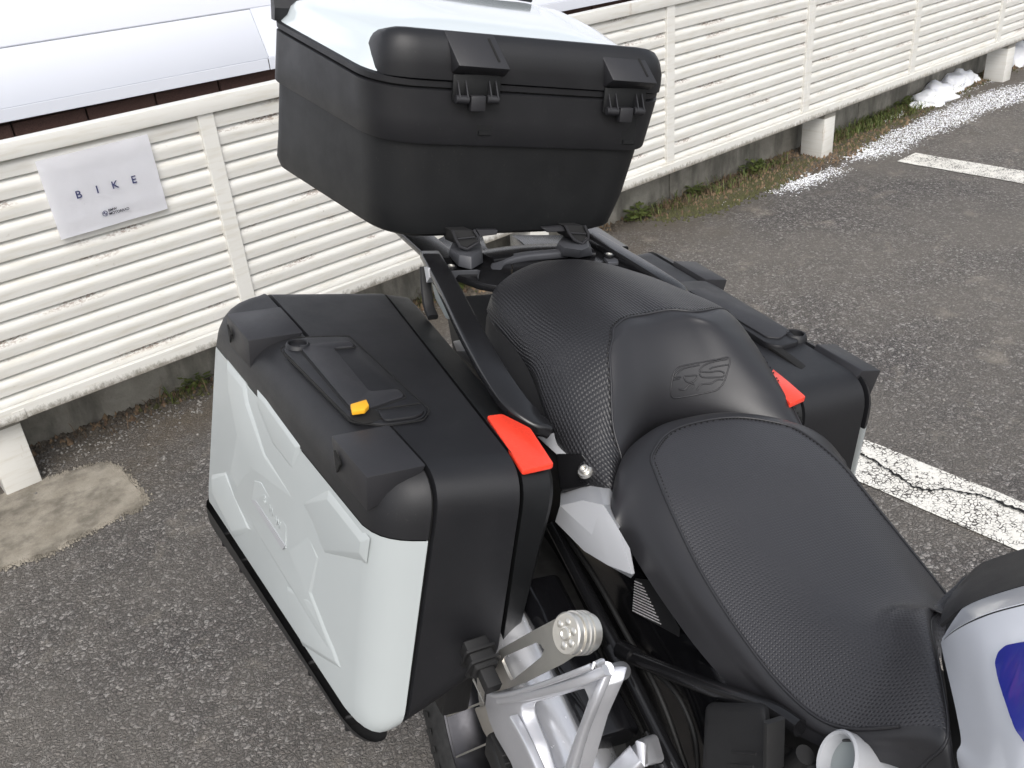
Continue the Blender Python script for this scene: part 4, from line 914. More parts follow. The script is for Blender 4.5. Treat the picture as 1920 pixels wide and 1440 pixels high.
# smooth flank under the passenger seat
bm = bmesh.new()
fl = [[(-.40, -.118, .885), (-.33, -.146, .886), (-.25, -.147, .878), (-.19, -.149, .866), (-.13, -.153, .838), (-.07, -.153, .808), (-.02, -.145, .795)],
      [(-.41, -.120, .855), (-.34, -.148, .850), (-.26, -.155, .838), (-.19, -.160, .822), (-.13, -.162, .800), (-.07, -.158, .778), (-.02, -.148, .77)],
      [(-.41, -.112, .82), (-.34, -.142, .80), (-.26, -.15, .79), (-.19, -.155, .78), (-.13, -.158, .77), (-.07, -.154, .755), (-.02, -.145, .75)]]
for m_ in (1, -1):
    g = [[bm.verts.new((p.x, p.y * m_, p.z)) for p in cr(r_, 5)] for r_ in fl]
    for r1, r2 in zip(g, g[1:]):
        for j in range(len(r1) - 1): bm.faces.new((r1[j], r1[j + 1], r2[j + 1], r2[j]))
bmesh.ops.subdivide_edges(bm, edges=bm.edges[:], cuts=1, use_grid_fill=True); mc.part('tail_flank', bm, M['dark'], smooth=80)
# dark core under the seats so that nothing shows through
bm = hexa([(-.40, -.10, .62), (-.40, .10, .62), (.34, .08, .55), (.34, -.08, .55), (-.40, -.11, .86), (-.40, .11, .86), (.36, .085, .74), (.36, -.085, .74)]); bevel_all(bm, .01, 2); mc.part('inner_tray', bm, M['dark'])

# --- luggage rack and grab rails
rail_n = [(-0.5124,-0.1765,0.9240), (-0.4158,-0.1903,0.9220), (-0.3410,-0.1996,0.9150), (-0.2701,-0.2075,0.9050), (-0.2088,-0.2108,0.8930), (-0.1489,-0.2114,0.8800), (-0.1067,-0.2051,0.8660), (-0.0863,-0.1908,0.8540), (-0.0834,-0.1758,0.8460)]
bm = bmesh.new(); rp = cr(rail_n, 6); add_sweep(bm, rp, rrect(.036, .016, .005, 3), scale=[.85 + .25 * (i / len(rp)) for i in range(len(rp))]); bevel_all(bm, .001, 1, 60); mc.part('grab_rail', bm, M['satin'], smooth=50)
bm = bmesh.new(); add_sweep(bm, cr([(-0.5531,0.1287,0.9220), (-0.4870,0.1337,0.9200), (-0.4198,0.1405,0.9170), (-0.3602,0.1492,0.9120), (-0.3245,0.1621,0.9020), (-0.3137,0.1813,0.8800), (-0.3227,0.2037,0.8550), (-0.3151,0.2133,0.8300)], 5), rrect(.032, .016, .005, 3)); mc.part('grab_rail', bm, M['satin'], smooth=50)
for pl in ([(-0.5805,-0.1670,0.9140), (-0.6401,-0.1045,0.9140), (-0.6288,-0.0412,0.9140), (-0.5660,-0.0599,0.9140), (-0.5270,-0.0638,0.9140), (-0.5008,-0.0425,0.9140), (-0.3722,-0.0986,0.9140), (-0.4037,-0.1362,0.9140), (-0.4521,-0.1599,0.9140), (-0.4242,-0.1770,0.9140), (-0.4402,-0.1962,0.9140)],
           [(-0.5006,-0.0416,0.9140), (-0.5195,0.0036,0.9140), (-0.5538,0.0048,0.9140), (-0.6197,0.0095,0.9140), (-0.5909,0.1709,0.9140), (-0.4391,0.1572,0.9140), (-0.3825,0.0762,0.9140), (-0.3720,-0.0978,0.9140)]):
    bm = bmesh.new(); add_poly_prism(bm, pl, (0, 0, -.012)); bevel_all(bm, .002, 2); mc.part('rack_plate', bm, M['satin'])
bm = bmesh.new(); add_sweep(bm, cr([(-.80, -.17, .92), (-.80, 0, .92), (-.80, .17, .92)], 4), rrect(.05, .012, .004, 2)); mc.part('rack_crossbar', bm, M['satin'])
bm = bmesh.new(); add_sweep(bm, cr([(-.500, -.09, .918), (-.515, -.02, .918), (-.512, .04, .918), (-.500, .10, .918)], 4), rrect(.05, .010, .004, 2)); mc.part('rack_crossbar', bm, M['satin'])
for b_ in (-.155, .145):
    bm = bmesh.new(); add_sweep(bm, [(-.50, b_, .916), (-.80, b_ * 1.05, .918)], rrect(.05, .012, .004, 2)); mc.part('rack_side_bar', bm, M['satin'])
def mount(pts_t, pts_b, name='case_mount', mat='greyp'):
    bm = bmesh.new(); add_loft(bm, [pts_b, pts_t]); bevel_all(bm, .0015, 2); return mc.part(name, bm, M[mat])
mount([(-0.4956,-0.1510,0.9380), (-0.4632,-0.1476,0.9380), (-0.4524,-0.1320,0.9380), (-0.4762,-0.1060,0.9380), (-0.5229,-0.0899,0.9380), (-0.5359,-0.1299,0.9380)], [(-0.5134,-0.1454,0.9200), (-0.4620,-0.1488,0.9200), (-0.4439,-0.1343,0.9200), (-0.4709,-0.1044,0.9200), (-0.5284,-0.0820,0.9200), (-0.5591,-0.1250,0.9200)])
mount([(-0.4918,0.0321,0.9380), (-0.4665,0.0310,0.9380), (-0.4486,0.0522,0.9380), (-0.4641,0.0736,0.9380), (-0.5098,0.0937,0.9380), (-0.5253,0.0573,0.9380)], [(-0.5111,0.0376,0.9200), (-0.4783,0.0331,0.9200), (-0.4627,0.0567,0.9200), (-0.4705,0.0870,0.9200), (-0.5208,0.1097,0.9200), (-0.5528,0.0658,0.9200)])
bm = bmesh.new(); add_poly_prism(bm, [(-0.4458,-0.1694,0.9210), (-0.4394,-0.1266,0.9210), (-0.4364,-0.1244,0.9210), (-0.4074,-0.1368,0.9210), (-0.4419,-0.1273,0.9050), (-0.4513,-0.1598,0.9050)], (0, 0, -.004)); bevel_all(bm, .001, 1); mc.part('rack_trim', bm, M['greyp'])
bm = bmesh.new(); add_poly_prism(bm, [(-0.4651,0.1039,0.9180), (-0.4655,0.1299,0.9180), (-0.4354,0.1149,0.9180), (-0.4390,0.0974,0.9180)], (0, 0, -.006)); bevel_all(bm, .001, 1); mc.part('rack_trim', bm, M['greyp'])
for p in ((-0.4572,-0.1619,0.9225), (-0.4609,0.1109,0.9225)):
    p = Vector(p); bm = bmesh.new(); n = 18
    add_loft(bm, [[(p.x + r * math.cos(2 * math.pi * k / n), p.y + r * math.sin(2 * math.pi * k / n), p.z + z) for k in range(n)] for r, z in ((.0085, -.002), (.0080, .0012), (.0068, .0016), (.006, .0008), (.0058, -.001))]); w_ = mc.part('screw_recess', bm, M['satin'])
    bm = bmesh.new(); add_loft(bm, [[(p.x + r * math.cos(2 * math.pi * k / n), p.y + r * math.sin(2 * math.pi * k / n), p.z + z) for k in range(n)] for r, z in ((.0055, -.001), (.0052, .0022), (.003, .0026), (.0026, .0012))]); mc.part('screw', bm, M['steel'], w_)
# grey tail collar round the back of the passenger seat
bm = bmesh.new(); add_sweep(bm, cr([(-0.4331,-0.0978,0.9050), (-0.4786,-0.0747,0.9120), (-0.4895,-0.0339,0.9180), (-0.4896,0.0176,0.9200), (-0.4922,0.0476,0.9200)], 5), rrect(.020, .012, .004, 3)); mc.part('tail_collar', bm, M['greyp'], smooth=60)
# tail light housing below the rail
bm = bmesh.new(); add_poly_prism(bm, [(-0.4657,-0.1900,0.8963), (-0.4468,-0.1900,0.8776), (-0.3984,-0.1900,0.8639), (-0.3662,-0.1900,0.8748), (-0.3785,-0.1900,0.9028), (-0.4393,-0.1900,0.9180)], (0, .012, 0)); bevel_all(bm, .003, 2); tl = mc.part('tail_light', bm, M['grille'])
bm = bmesh.new(); add_sweep(bm, cr([(-0.4662,-0.2000,0.9221), (-0.4583,-0.2000,0.8912), (-0.4436,-0.2000,0.8669), (-0.4233,-0.2000,0.8576)], 4), rrect(.010, .016, .003, 2), up=(0, 1, 0)); mc.part('housing', bm, M['dark'], tl)
bm = bmesh.new(); add_poly_prism(bm, [(-0.4568,-0.2050,0.9256), (-0.4426,-0.2050,0.9055), (-0.4296,-0.2050,0.9183), (-0.4401,-0.2050,0.9287)], (0, .01, 0)); mc.part('lens_edge', bm, M['silver'], tl)
# parts between rail and pannier
bm = bmesh.new(); add_poly_prism(bm, [(-0.4174,-0.1700,0.8182), (-0.3550,-0.1700,0.8492), (-0.3288,-0.1700,0.8419), (-0.3472,-0.1700,0.8240), (-0.3979,-0.1700,0.8090)], (0, .02, 0)); bevel_all(bm, .002, 2); mc.part('frame_cap', bm, M['silver'])
bm = bmesh.new(); add_poly_prism(bm, [(-0.3996,-0.1720,0.8102), (-0.3238,-0.1720,0.8426), (-0.2354,-0.1720,0.8382), (-0.1451,-0.1720,0.8212), (-0.1590,-0.1720,0.8063), (-0.2993,-0.1720,0.8146)], (0, .02, 0)); bevel_all(bm, .003, 2); mc.part('rear_bracket', bm, M['greyp'])
bm = hexa([(-.52, -.10, .60), (-.52, .10, .60), (-.02, .10, .6), (-.02, -.09, .60), (-.56, -.14, .84), (-.56, .12, .84), (-.02, .12, .80), (-.02, -.12, .78)]); bevel_all(bm, .02, 3); mc.part('rear_fender', bm, M['dark'])

# --- silver side panel at the seat joint
PL = [[(-0.0507,-0.1500,0.8095), (-0.0093,-0.1500,0.8386), (0.0344,-0.1350,0.8328)], [(-0.0122,-0.1880,0.7997), (0.0287,-0.1860,0.8302), (0.0548,-0.1650,0.8295)], ]
bm = bmesh.new()
outer_ = [(-0.0075,-0.1900,0.7833), (0.0038,-0.1960,0.8080), (0.0448,-0.1920,0.8388), (0.0719,-0.1760,0.8319), (0.0980,-0.1720,0.8157), (0.1150,-0.1660,0.8012), (0.1221,-0.1600,0.7723), (0.1167,-0.1600,0.7620), (0.0919,-0.1750,0.7649), (0.0503,-0.1820,0.7571), (0.0216,-0.1860,0.7592), (-0.0097,-0.1900,0.7597)]
c0 = [(0.0764,-0.1860,0.8244), (0.1392,-0.1740,0.7864)]
# faceted solid: front faces
pv = {k: Vector(p) for k, p in dict(A=(-0.0146,-0.1860,0.7781), B=(-0.0066,-0.1860,0.7874), C=(0.0303,-0.1800,0.8118), D=(0.0628,-0.1720,0.8241), E=(0.0891,-0.1660,0.8086), F=(0.1064,-0.1600,0.7940), G=(0.1165,-0.1560,0.7673), H=(0.1110,-0.1560,0.7570), I=(0.0874,-0.1720,0.7610), J=(0.0503,-0.1820,0.7571), K=(-0.0084,-0.1900,0.7605), L=(0.0606,-0.1760,0.8124), M=(0.1246,-0.1650,0.7739), N=(0.0659,-0.1840,0.7895), O=(-0.0013,-0.1900,0.7871)).items()}
faces_ = [('O', 'N', 'J', 'K'), ('O', 'C', 'L', 'N'), ('C', 'D', 'L'), ('D', 'E', 'L'), ('E', 'F', 'G', 'M'), ('E', 'M', 'L'), ('L', 'M', 'I', 'N'), ('N', 'I', 'J'), ('M', 'H', 'I'), ('G', 'H', 'M')]
vv = {k: bm.verts.new(p) for k, p in pv.items() if k not in 'AB'}
for f_ in faces_: bm.faces.new([vv[k] for k in f_])
# roof of the panel sweeping up under the seats
tp = {k: bm.verts.new(p) for k, p in dict(P=(-0.0734,-0.1500,0.7583), Q=(-0.0369,-0.1450,0.7860), R=(-0.0435,-0.1200,0.7897), S=(-0.0122,-0.1150,0.8004), T=(0.0271,-0.1350,0.7963), U=(0.0620,-0.1450,0.7916)).items()}
for f_ in ((vv['O'], vv['C'], tp['Q'], tp['P']), (vv['C'], vv['D'], tp['R'], tp['Q']), (vv['D'], tp['T'], tp['S'], tp['R']), (vv['D'], vv['E'], tp['U'], tp['T'])): bm.faces.new(f_)
bmesh.ops.recalc_face_normals(bm, faces=bm.faces); bmesh.ops.solidify(bm, geom=bm.faces[:], thickness=.004); mc.part('side_panel', bm, M['silver'], smooth=18)
bm = bmesh.new(); add_poly_prism(bm, [(-0.1254,-0.1650,0.8089), (-0.0829,-0.1550,0.8373), (-0.0531,-0.1450,0.8207), (-0.0651,-0.1650,0.8144)], (0, .01, -.006)); bevel_all(bm, .002, 2); mc.part('side_panel_tip', bm, M['silver'])
bm = bmesh.new(); add_poly_prism(bm, [(-0.0696,-0.1650,0.8149), (-0.0347,-0.1500,0.8317), (-0.0192,-0.1300,0.8056), (-0.0139,-0.1500,0.7998), (-0.0440,-0.1680,0.7777)], (0, .02, -.01)); bevel_all(bm, .002, 2); mc.part('panel_recess', bm, M['satin'])
p = Vector((-0.0234,-0.1480,0.8130)); nn = Vector((0.1, -.55, .8)).normalized(); u_ = nn.orthogonal().normalized(); v_ = nn.cross(u_)
bm = bmesh.new(); n = 20; add_loft(bm, [[p + nn * z + u_ * r * math.cos(2 * math.pi * k / n) + v_ * r * math.sin(2 * math.pi * k / n) for k in range(n)] for r, z in ((.0095, -.002), (.0095, .001), (.0085, .003), (.0060, .0032), (.0058, .0065), (.0045, .0072), (.0032, .007), (.003, .004))]); mc.part('bolt', bm, M['steel'])

# --- subframe tubes
def tube(name, pts, r, mat='satin', n=14, parent=None, sm=6):
    bm = bmesh.new(); add_sweep(bm, cr(pts, sm) if len(pts) > 2 else pts, circ(r, n)); return mc.part(name, bm, M[mat], parent, 60)
t1 = tube('frame_tube', [(-0.0868,-0.1500,0.6963), (0.0087,-0.1500,0.6689), (0.1007,-0.1500,0.6440), (0.1662,-0.1500,0.6209), (0.2352,-0.1500,0.5991), (0.3019,-0.1500,0.5795)], .0085)
tube('frame_tube', [(0.1094,-0.1500,0.6489), (0.2399,-0.1400,0.7142), (0.3138,-0.1250,0.7474), (0.3507,-0.1200,0.7565)], .0085)
tube('weld_collar', [(0.0898,-0.1520,0.6411), (0.1221,-0.1520,0.6314)], .0115, n=14); tube('weld_collar', [(0.1052,-0.1500,0.6509), (0.1297,-0.1480,0.6600)], .0110, n=14)
tube('frame_tube', [(0.1851,-0.1500,0.5917), (0.2162,-0.1600,0.5989), (0.2451,-0.1600,0.5900)], .011)

# --- muffler, heat shield, valve cap, passenger foot rest bracket
mp0, mp1 = Vector((-0.0476,-0.2280,0.6133)), Vector((0.2206,-0.2280,0.5391))
ax = (mp1 - mp0).normalized(); ML = (mp1 - mp0).length
bm = bmesh.new(); add_sweep(bm, [mp0 + ax * x for x in (0, .003, .012, .03, ML * .5, ML)], rrect(.104, .084, .040, 10), up=(0, 1, 0), scale=[.80, .90, .97, 1, 1, 1]); muf = mc.part('muffler', bm, M['chrome'], smooth=50)
g0, g1 = Vector((-0.0198,-0.2000,0.6617)), Vector((0.1883,-0.2000,0.6101)); bm = bmesh.new(); add_sweep(bm, [g0, g1], rrect(.034, .060, .015, 8), up=(0, 1, 0)); bevel_all(bm, .003, 2, 60); mc.part('muffler_cover', bm, M['gloss'], muf)
# dark side cover behind the tubes
bm = bmesh.new(); add_poly_prism(bm, [(-0.2113,-0.1100,0.5936), (-0.0949,-0.1100,0.6870), (0.0625,-0.1100,0.7179), (0.1702,-0.1050,0.7054), (0.2772,-0.1000,0.7039), (0.3022,-0.1000,0.6201), (0.0787,-0.1100,0.3842), (-0.0773,-0.1100,0.4570)], (0, .05, 0)); bevel_all(bm, .006, 2); sc_ = mc.part('side_cover', bm, M['gloss'])
# printed warning text rows
lab = mc.part('warning_label', (lambda bm: (add_poly_prism(bm, [(0.0577,-0.1115,0.7079), (0.0908,-0.1115,0.7288), (0.1528,-0.1115,0.7093), (0.1545,-0.1115,0.6989), (0.0616,-0.1115,0.6623)], (0, -.0006, 0)), bm)[1])(bmesh.new()), M['dark'], sc_)
tl0, tr0, bl0 = Vector((0.0578,-0.1128,0.7067)), Vector((0.0975,-0.1128,0.7288)), Vector((0.0634,-0.1128,0.6640))
du = (Vector((0.1580,-0.1128,0.7094)) - Vector((0.0624,-0.1128,0.6680))).normalized(); dv = (bl0 - tl0)
bm = bmesh.new(); random.seed(3)
rows_ = 12
for r_ in range(rows_):
    st = tl0 + dv * (r_ + .5) / rows_; L_ = .016 + .050 * (r_ / rows_) ** .9; x = .0
    if r_ in (0, 3, 5, 8, 11): pass
    while x < L_:
        w_ = random.uniform(.0010, .0026); q0 = st + du * x; hh = dv.normalized() * .0014
        add_poly_prism(bm, [q0, q0 + du * w_, q0 + du * w_ + hh * random.uniform(.6, 1), q0 + hh], (0, -.0002, 0)); x += w_ + random.uniform(.0004, .0009)
mc.part('label_print', bm, M['labelw'], sc_, 0, kind='stuff')
# stainless strap with a window
def P2(b_, l): return l
strap_o = round_poly([(0.1768,-0.2800,0.7872), (0.1303,-0.2800,0.7342), (0.0507,-0.2800,0.6411), (0.0457,-0.2800,0.6036), (0.0473,-0.2800,0.5741), (0.1244,-0.2800,0.6587), (0.2052,-0.2800,0.7568), (0.2284,-0.2800,0.7867), (0.2076,-0.2800,0.7974)], .006, 4)
hole = round_poly([(0.0592,-0.2800,0.6373), (0.1440,-0.2800,0.7307), (0.1617,-0.2800,0.7309), (0.0908,-0.2800,0.6305)], .005, 4)
bm = bmesh.new()
def ring_plate(bm, outer_pts, inner_pts, off):
    # bridge by nearest angle about the hole centre
    off = Vector(off); cen = sum(inner_pts, Vector()) / len(inner_pts); N_ = 64
    e1 = (inner_pts[0] - cen).normalized(); nn = Vector((0, 1, 0)); e2 = nn.cross(e1).normalized()
    def cast(pts, ang):
        d = e1 * math.cos(ang) + e2 * math.sin(ang); best = None
        for i in range(len(pts)):
            a_, b_ = pts[i] - cen, pts[(i + 1) % len(pts)] - cen
            A = np.array([[d.dot(e1), -(b_ - a_).dot(e1)], [d.dot(e2), -(b_ - a_).dot(e2)]]); r = np.array([a_.dot(e1), a_.dot(e2)])
            if abs(np.linalg.det(A)) < 1e-12: continue
            t_, s_ = np.linalg.solve(A, r)
            if t_ > 0 and -1e-6 <= s_ <= 1 + 1e-6 and (best is None or t_ > best[0]): best = (t_, pts[i] + (pts[(i + 1) % len(pts)] - pts[i]) * float(s_))
        return best[1]
    O_ = [cast(outer_pts, 2 * math.pi * k / N_) for k in range(N_)]; I_ = [cast(inner_pts, 2 * math.pi * k / N_) for k in range(N_)]
    a = [bm.verts.new(p) for p in O_]; b = [bm.verts.new(p) for p in I_]; c = [bm.verts.new(p + off) for p in O_]; d = [bm.verts.new(p + off) for p in I_]
    for k in range(N_):
        m_ = (k + 1) % N_
        for f_ in ((a[k], a[m_], b[m_], b[k]), (c[k], d[k], d[m_], c[m_]), (a[k], c[k], c[m_], a[m_]), (b[k], b[m_], d[m_], d[k])): bm.faces.new(f_)
ring_plate(bm, strap_o, hole, (0, .003, .001)); mc.part('heat_shield', bm, M['steel'], smooth=30)
# ribbed valve cap
p = Vector((0.2075,-0.2880,0.7945)); ad = Vector((-.12, .92, -.30)).normalized(); u_ = ad.orthogonal().normalized(); v_ = ad.cross(u_)
DS = 0.90
def disc_loft(bm, p, ad, prof_, n=36):
    u_ = ad.orthogonal().normalized(); v_ = ad.cross(u_)
    add_loft(bm, [[p + ad * z * DS + u_ * r * DS * math.cos(2 * math.pi * k / n) + v_ * r * DS * math.sin(2 * math.pi * k / n) for k in range(n)] for r, z in prof_])
bm = bmesh.new(); disc_loft(bm, p, ad, [(.0205, 0), (.022, .0012), (.022, .007), (.0205, .0075), (.0205, .009), (.0232, .0095), (.0232, .013), (.0218, .0138), (.0218, .0152), (.0232, .016), (.0232, .0195), (.0218, .020), (.0218, .0215), (.0232, .022), (.0232, .026), (.02, .028), (.02, .034)]); vc = mc.part('valve_cap', bm, M['steel'], smooth=30)
for ang, rr_, rad_ in ((0, 0, .0075), (60, .0125, .0045), (115, .0125, .0045), (0, .0125, .0045), (240, .0125, .004), (300, .0125, .004)):
    c_ = p + (u_ * rr_ * math.cos(math.radians(ang)) + v_ * rr_ * math.sin(math.radians(ang))) * DS; bm = bmesh.new()
    if rr_ == 0: disc_loft(bm, c_, -ad, [(rad_, -.001), (rad_, .0012), (rad_ * .75, .0018), (rad_ * .6, .0004)], 20); mc.part('centre_bolt', bm, M['steel'], vc)
    else: disc_loft(bm, c_, -ad, [(rad_, -.001), (rad_ * .95, .0006), (rad_ * .5, .0016), (.0003, .0018)], 16); mc.part('rivet', bm, M['steel'], vc)
# passenger foot rest bracket: cast triangle
def cast(name, pts, w, h, parent=None, r=.004, sc=None, sub=5):
    bm = bmesh.new(); P_ = cr(pts, sub) if len(pts) > 2 else [Vector(p) for p in pts]
    if sc: sc = [sc[0] + (sc[1] - sc[0]) * i / (len(P_) - 1) for i in range(len(P_))]
    add_sweep(bm, P_, rrect(w, h, r, 3), up=(0, 1, 0), scale=sc); return mc.part(name, bm, M['alu'], parent, 45)
bo = round_poly([(0.0416,-0.2860,0.5774), (0.0659,-0.2860,0.5879), (0.1541,-0.2860,0.6782), (0.2181,-0.2800,0.7495), (0.2382,-0.2620,0.7796), (0.2378,-0.2550,0.7708), (0.2519,-0.2550,0.7715), (0.2514,-0.2620,0.7668), (0.2458,-0.2700,0.7205), (0.2425,-0.2750,0.6605), (0.2349,-0.2780,0.5722), (0.1849,-0.2860,0.5188), (0.1208,-0.2860,0.5383), (0.0649,-0.2860,0.5343), (0.0394,-0.2860,0.5480)], .004, 3)
bi = round_poly([(0.1298,-0.2860,0.6339), (0.1643,-0.2840,0.6709), (0.2283,-0.2760,0.7429), (0.2377,-0.2740,0.7467), (0.2388,-0.2740,0.7372), (0.2293,-0.2780,0.6800), (0.2185,-0.2800,0.6230), (0.2160,-0.2820,0.5835), (0.1967,-0.2840,0.5865), (0.1672,-0.2860,0.6105), (0.1350,-0.2860,0.6212)], .004, 3)
bm = bmesh.new(); ring_plate(bm, bo, bi, (.003, .016, .002)); bevel_all(bm, .0022, 3, 40); bk_ = mc.part('footrest_bracket', bm, M['alu'], smooth=40)
cast('flange', [(0.0635,-0.2960,0.6042), (0.0718,-0.2960,0.6021), (0.0914,-0.2960,0.6159), (0.1327,-0.2960,0.6570), (0.1987,-0.2940,0.7294), (0.2498,-0.2870,0.7888), (0.2483,-0.2700,0.7905)], .0055, .006, bk_, .002)
cast('bracket_ridge', [(0.2519,-0.2660,0.7786), (0.2558,-0.2760,0.7533), (0.2471,-0.2790,0.7045), (0.2409,-0.2840,0.6335)], .008, .008, bk_, .002)
cast('bracket_ridge', [(0.0856,-0.2900,0.6024), (0.1625,-0.2900,0.6798), (0.2348,-0.2840,0.7589), (0.2553,-0.2700,0.7865)], .010, .008, bk_, .003)
cast('bracket_ridge', [(0.1286,-0.2920,0.6134), (0.1663,-0.2920,0.6133), (0.2067,-0.2900,0.5995)], .014, .010, bk_, .002)
bm = bmesh.new(); add_sweep(bm, [(0.2436,-0.2620,0.7741), (0.2027,-0.2250,0.7269), (0.1395,-0.1700,0.6550)], circ(.011, 16), up=(0, 0, 1), scale=[.7, .62, .95]); mc.part('bracket_foot', bm, M['alu'], bk_, 60)
cast('bracket_arm', [(0.2175,-0.1700,0.6153), (0.2315,-0.2000,0.6304), (0.2168,-0.2200,0.5831)], .022, .014, bk_, sc=(1.3, .9))
# pannier clamp on the bracket
for i_, (x0_, y0_, w_, h_) in enumerate(((898, 1212, .026, .016), (905, 1230, .034, .005), (910, 1240, .026, .014), (916, 1252, .034, .005), (920, 1262, .026, .014), (928, 1285, .016, .026))):
    c_ = Vector((0, 0, 0)); 
cl = [(0.0353,-0.3050,0.6471), (0.0902,-0.3000,0.6254)]; c0_, c1_ = map(Vector, cl); dd = c1_ - c0_
bm = bmesh.new(); add_sweep(bm, [c0_, c0_ + dd * .62], rrect(.026, .030, .004, 2), up=(0, 1, 0)); bevel_all(bm, .002, 1, 60); clp = mc.part('pannier_clamp', bm, M['rubber'])
for t_ in (.25, .48):
    bm = bmesh.new(); add_sweep(bm, [c0_ + dd * t_, c0_ + dd * (t_ + .05)], rrect(.036, .038, .005, 2), up=(0, 1, 0)); mc.part('clamp_ridge', bm, M['rubber'], clp)
bm = bmesh.new(); add_sweep(bm, [c0_ + dd * .60, c1_], rrect(.016, .018, .002, 2), up=(0, 1, 0)); mc.part('clamp_tip', bm, M['rubber'], clp)
bm = hexa([(-.16, -.30, .44), (-.16, -.26, .44), (-.06, -.26, .44), (-.06, -.30, .44), (-.14, -.30, .56), (-.14, -.26, .56), (-.04, -.26, .58), (-.04, -.30, .58)]); bevel_all(bm, .006, 2); mc.part('clamp_plate', bm, M['dark'])
# caliper / bracket by the hub and passenger foot peg
bm = bmesh.new(); add_poly_prism(bm, [(-0.1028,-0.2350,0.3968), (-0.0620,-0.2350,0.4404), (-0.0213,-0.2350,0.4521), (0.0083,-0.2350,0.4342), (-0.0297,-0.2350,0.3916), (-0.0672,-0.2350,0.3870)], (0, .02, 0)); bevel_all(bm, .003, 2); mc.part('caliper', bm, M['steel'])
bm = bmesh.new(); add_sweep(bm, cr([(0.0389,-0.2700,0.4878), (0.0645,-0.2700,0.4851), (0.0915,-0.2700,0.4693)], 4), rrect(.040, .026, .010, 3), up=(0, 1, 0), scale=[.75] + [1] * 8); fp = mc.part('foot_peg', bm, M['rubber'])
for k in range(5):
    c_ = Vector((0.0844,-0.2850,0.5294)).lerp(Vector((0.1268,-0.2850,0.5084)), k / 5); bm = bmesh.new(); add_box(bm, c_.x - .018, c_.x + .018, c_.y - .003, c_.y + .006, c_.z - .003, c_.z + .003); bevel_all(bm, .001, 1); mc.part('peg_rib', bm, M['rubber'], fp)

# --- rear wheel
wc = Vector((-.19, -.11, .27)); wheel = bpy.data.objects.new('rear_wheel', None); COL.objects.link(wheel); wheel.parent = mc.root
def lathe(prof_, n=96, closed=True):
    bm = bmesh.new(); rings = []
    for k in range(n):
        a = 2 * math.pi * k / n; rings.append([bm.verts.new((wc.x + r * math.cos(a), wc.y + b, wc.z + r * math.sin(a))) for b, r in prof_])
    for k in range(n):
        A_, B_ = rings[k], rings[(k + 1) % n]
        for j in range(len(prof_) if closed else len(prof_) - 1): bm.faces.new((A_[j], A_[(j + 1) % len(prof_)], B_[(j + 1) % len(prof_)], B_[j]))
    return bm
ty = [(-.060, .226), (-.072, .238), (-.0805, .262), (-.084, .285), (-.080, .302), (-.0795, .3035), (-.066, .322), (-.045, .334), (-.02, .3395), (0, .341)]
mc.part('tyre', lathe(ty + [(-b, r) for b, r in ty[::-1][1:]]), M['tyre'], wheel, 40)
rm = [(-.062, .240), (-.066, .238), (-.064, .228), (-.055, .224), (-.045, .218), (-.02, .208), (0, .206)]
mc.part('rim', lathe(rm + [(-b, r) for b, r in rm[::-1][1:]] + [(0, .214)]), M['rim'], wheel, 40)
bm = bmesh.new()
for b_ in (-.0845,):
    for k in range(10):
        a0_ = 2.2 + k * .06
for k, ch in enumerate(range(8)):
    a = math.radians(206 + k * 6.5); r0_, r1_ = .262, .288
    for ww in (0, .35):
        q = []
        for rr_, aa in ((r0_, a + ww * .05), (r1_, a + ww * .05), (r1_, a + ww * .05 + .02), (r0_, a + ww * .05 + .02)): q.append((wc.x + rr_ * math.cos(aa), wc.y - .0835, wc.z + rr_ * math.sin(aa)))
        add_poly_prism(bm, q, (0, -.0015, 0))
mc.part('tyre_lettering', bm, M['tyre'], wheel, 0)
bm = lathe([(-.045, .02), (-.045, .05), (-.03, .055), (.03, .055), (.045, .05), (.045, .02)], 40); mc.part('hub', bm, M['dark'], wheel, 40)
for k in range(20):
    a = 2 * math.pi * k / 20 + .1; s_ = 1 if k % 2 else -1; hb_ = -.045 if k % 4 < 2 else .045
    p0_ = Vector((wc.x + .05 * math.cos(a + s_ * .5), wc.y + hb_, wc.z + .05 * math.sin(a + s_ * .5))); p1_ = Vector((wc.x + .222 * math.cos(a), wc.y + hb_ * 1.35, wc.z + .222 * math.sin(a)))
    bm = bmesh.new(); add_sweep(bm, [p0_, p1_], circ(.0017, 8)); mc.part('spoke', bm, M['steel'], wheel, 60)
bm = lathe([(-.03, .06), (-.03, .12), (-.026, .12), (-.026, .06)], 60); mc.part('brake_disc', bm, M['steel'], wheel, 40)

# --- black reservoir box, engine mass, footrest pipe
bm = hexa([(0.2950,-0.1650,0.6231), (0.3811,-0.1650,0.7172), (0.3117,-0.0700,0.6034), (0.2178,-0.0700,0.5007), (0.2632,-0.1550,0.7171), (0.3388,-0.1550,0.7841), (0.2671,-0.0700,0.6989), (0.1865,-0.0700,0.6293)]); bevel_all(bm, .008, 4); rb = mc.part('fluid_reservoir', bm, M['dark'])
bm = bmesh.new(); add_sweep(bm, [(0.3569,-0.1600,0.7854), (0.3689,-0.1600,0.7410)], rrect(.006, .02, .002, 2), up=(0, 1, 0)); mc.part('reservoir_clip', bm, M['rubber'], rb)
for yy in (1410, 1425):
    bm = bmesh.new(); add_sweep(bm, [Vector((0.3250,-0.1680,0.7188)) + Vector((0, 0, -.0001 * (yy - 1410) * 10)), Vector((0.3539,-0.1680,0.7453)) + Vector((0, 0, -.0001 * (yy - 1410) * 10))], circ(.0012, 6)); mc.part('moulded_rib', bm, M['dark'], rb)
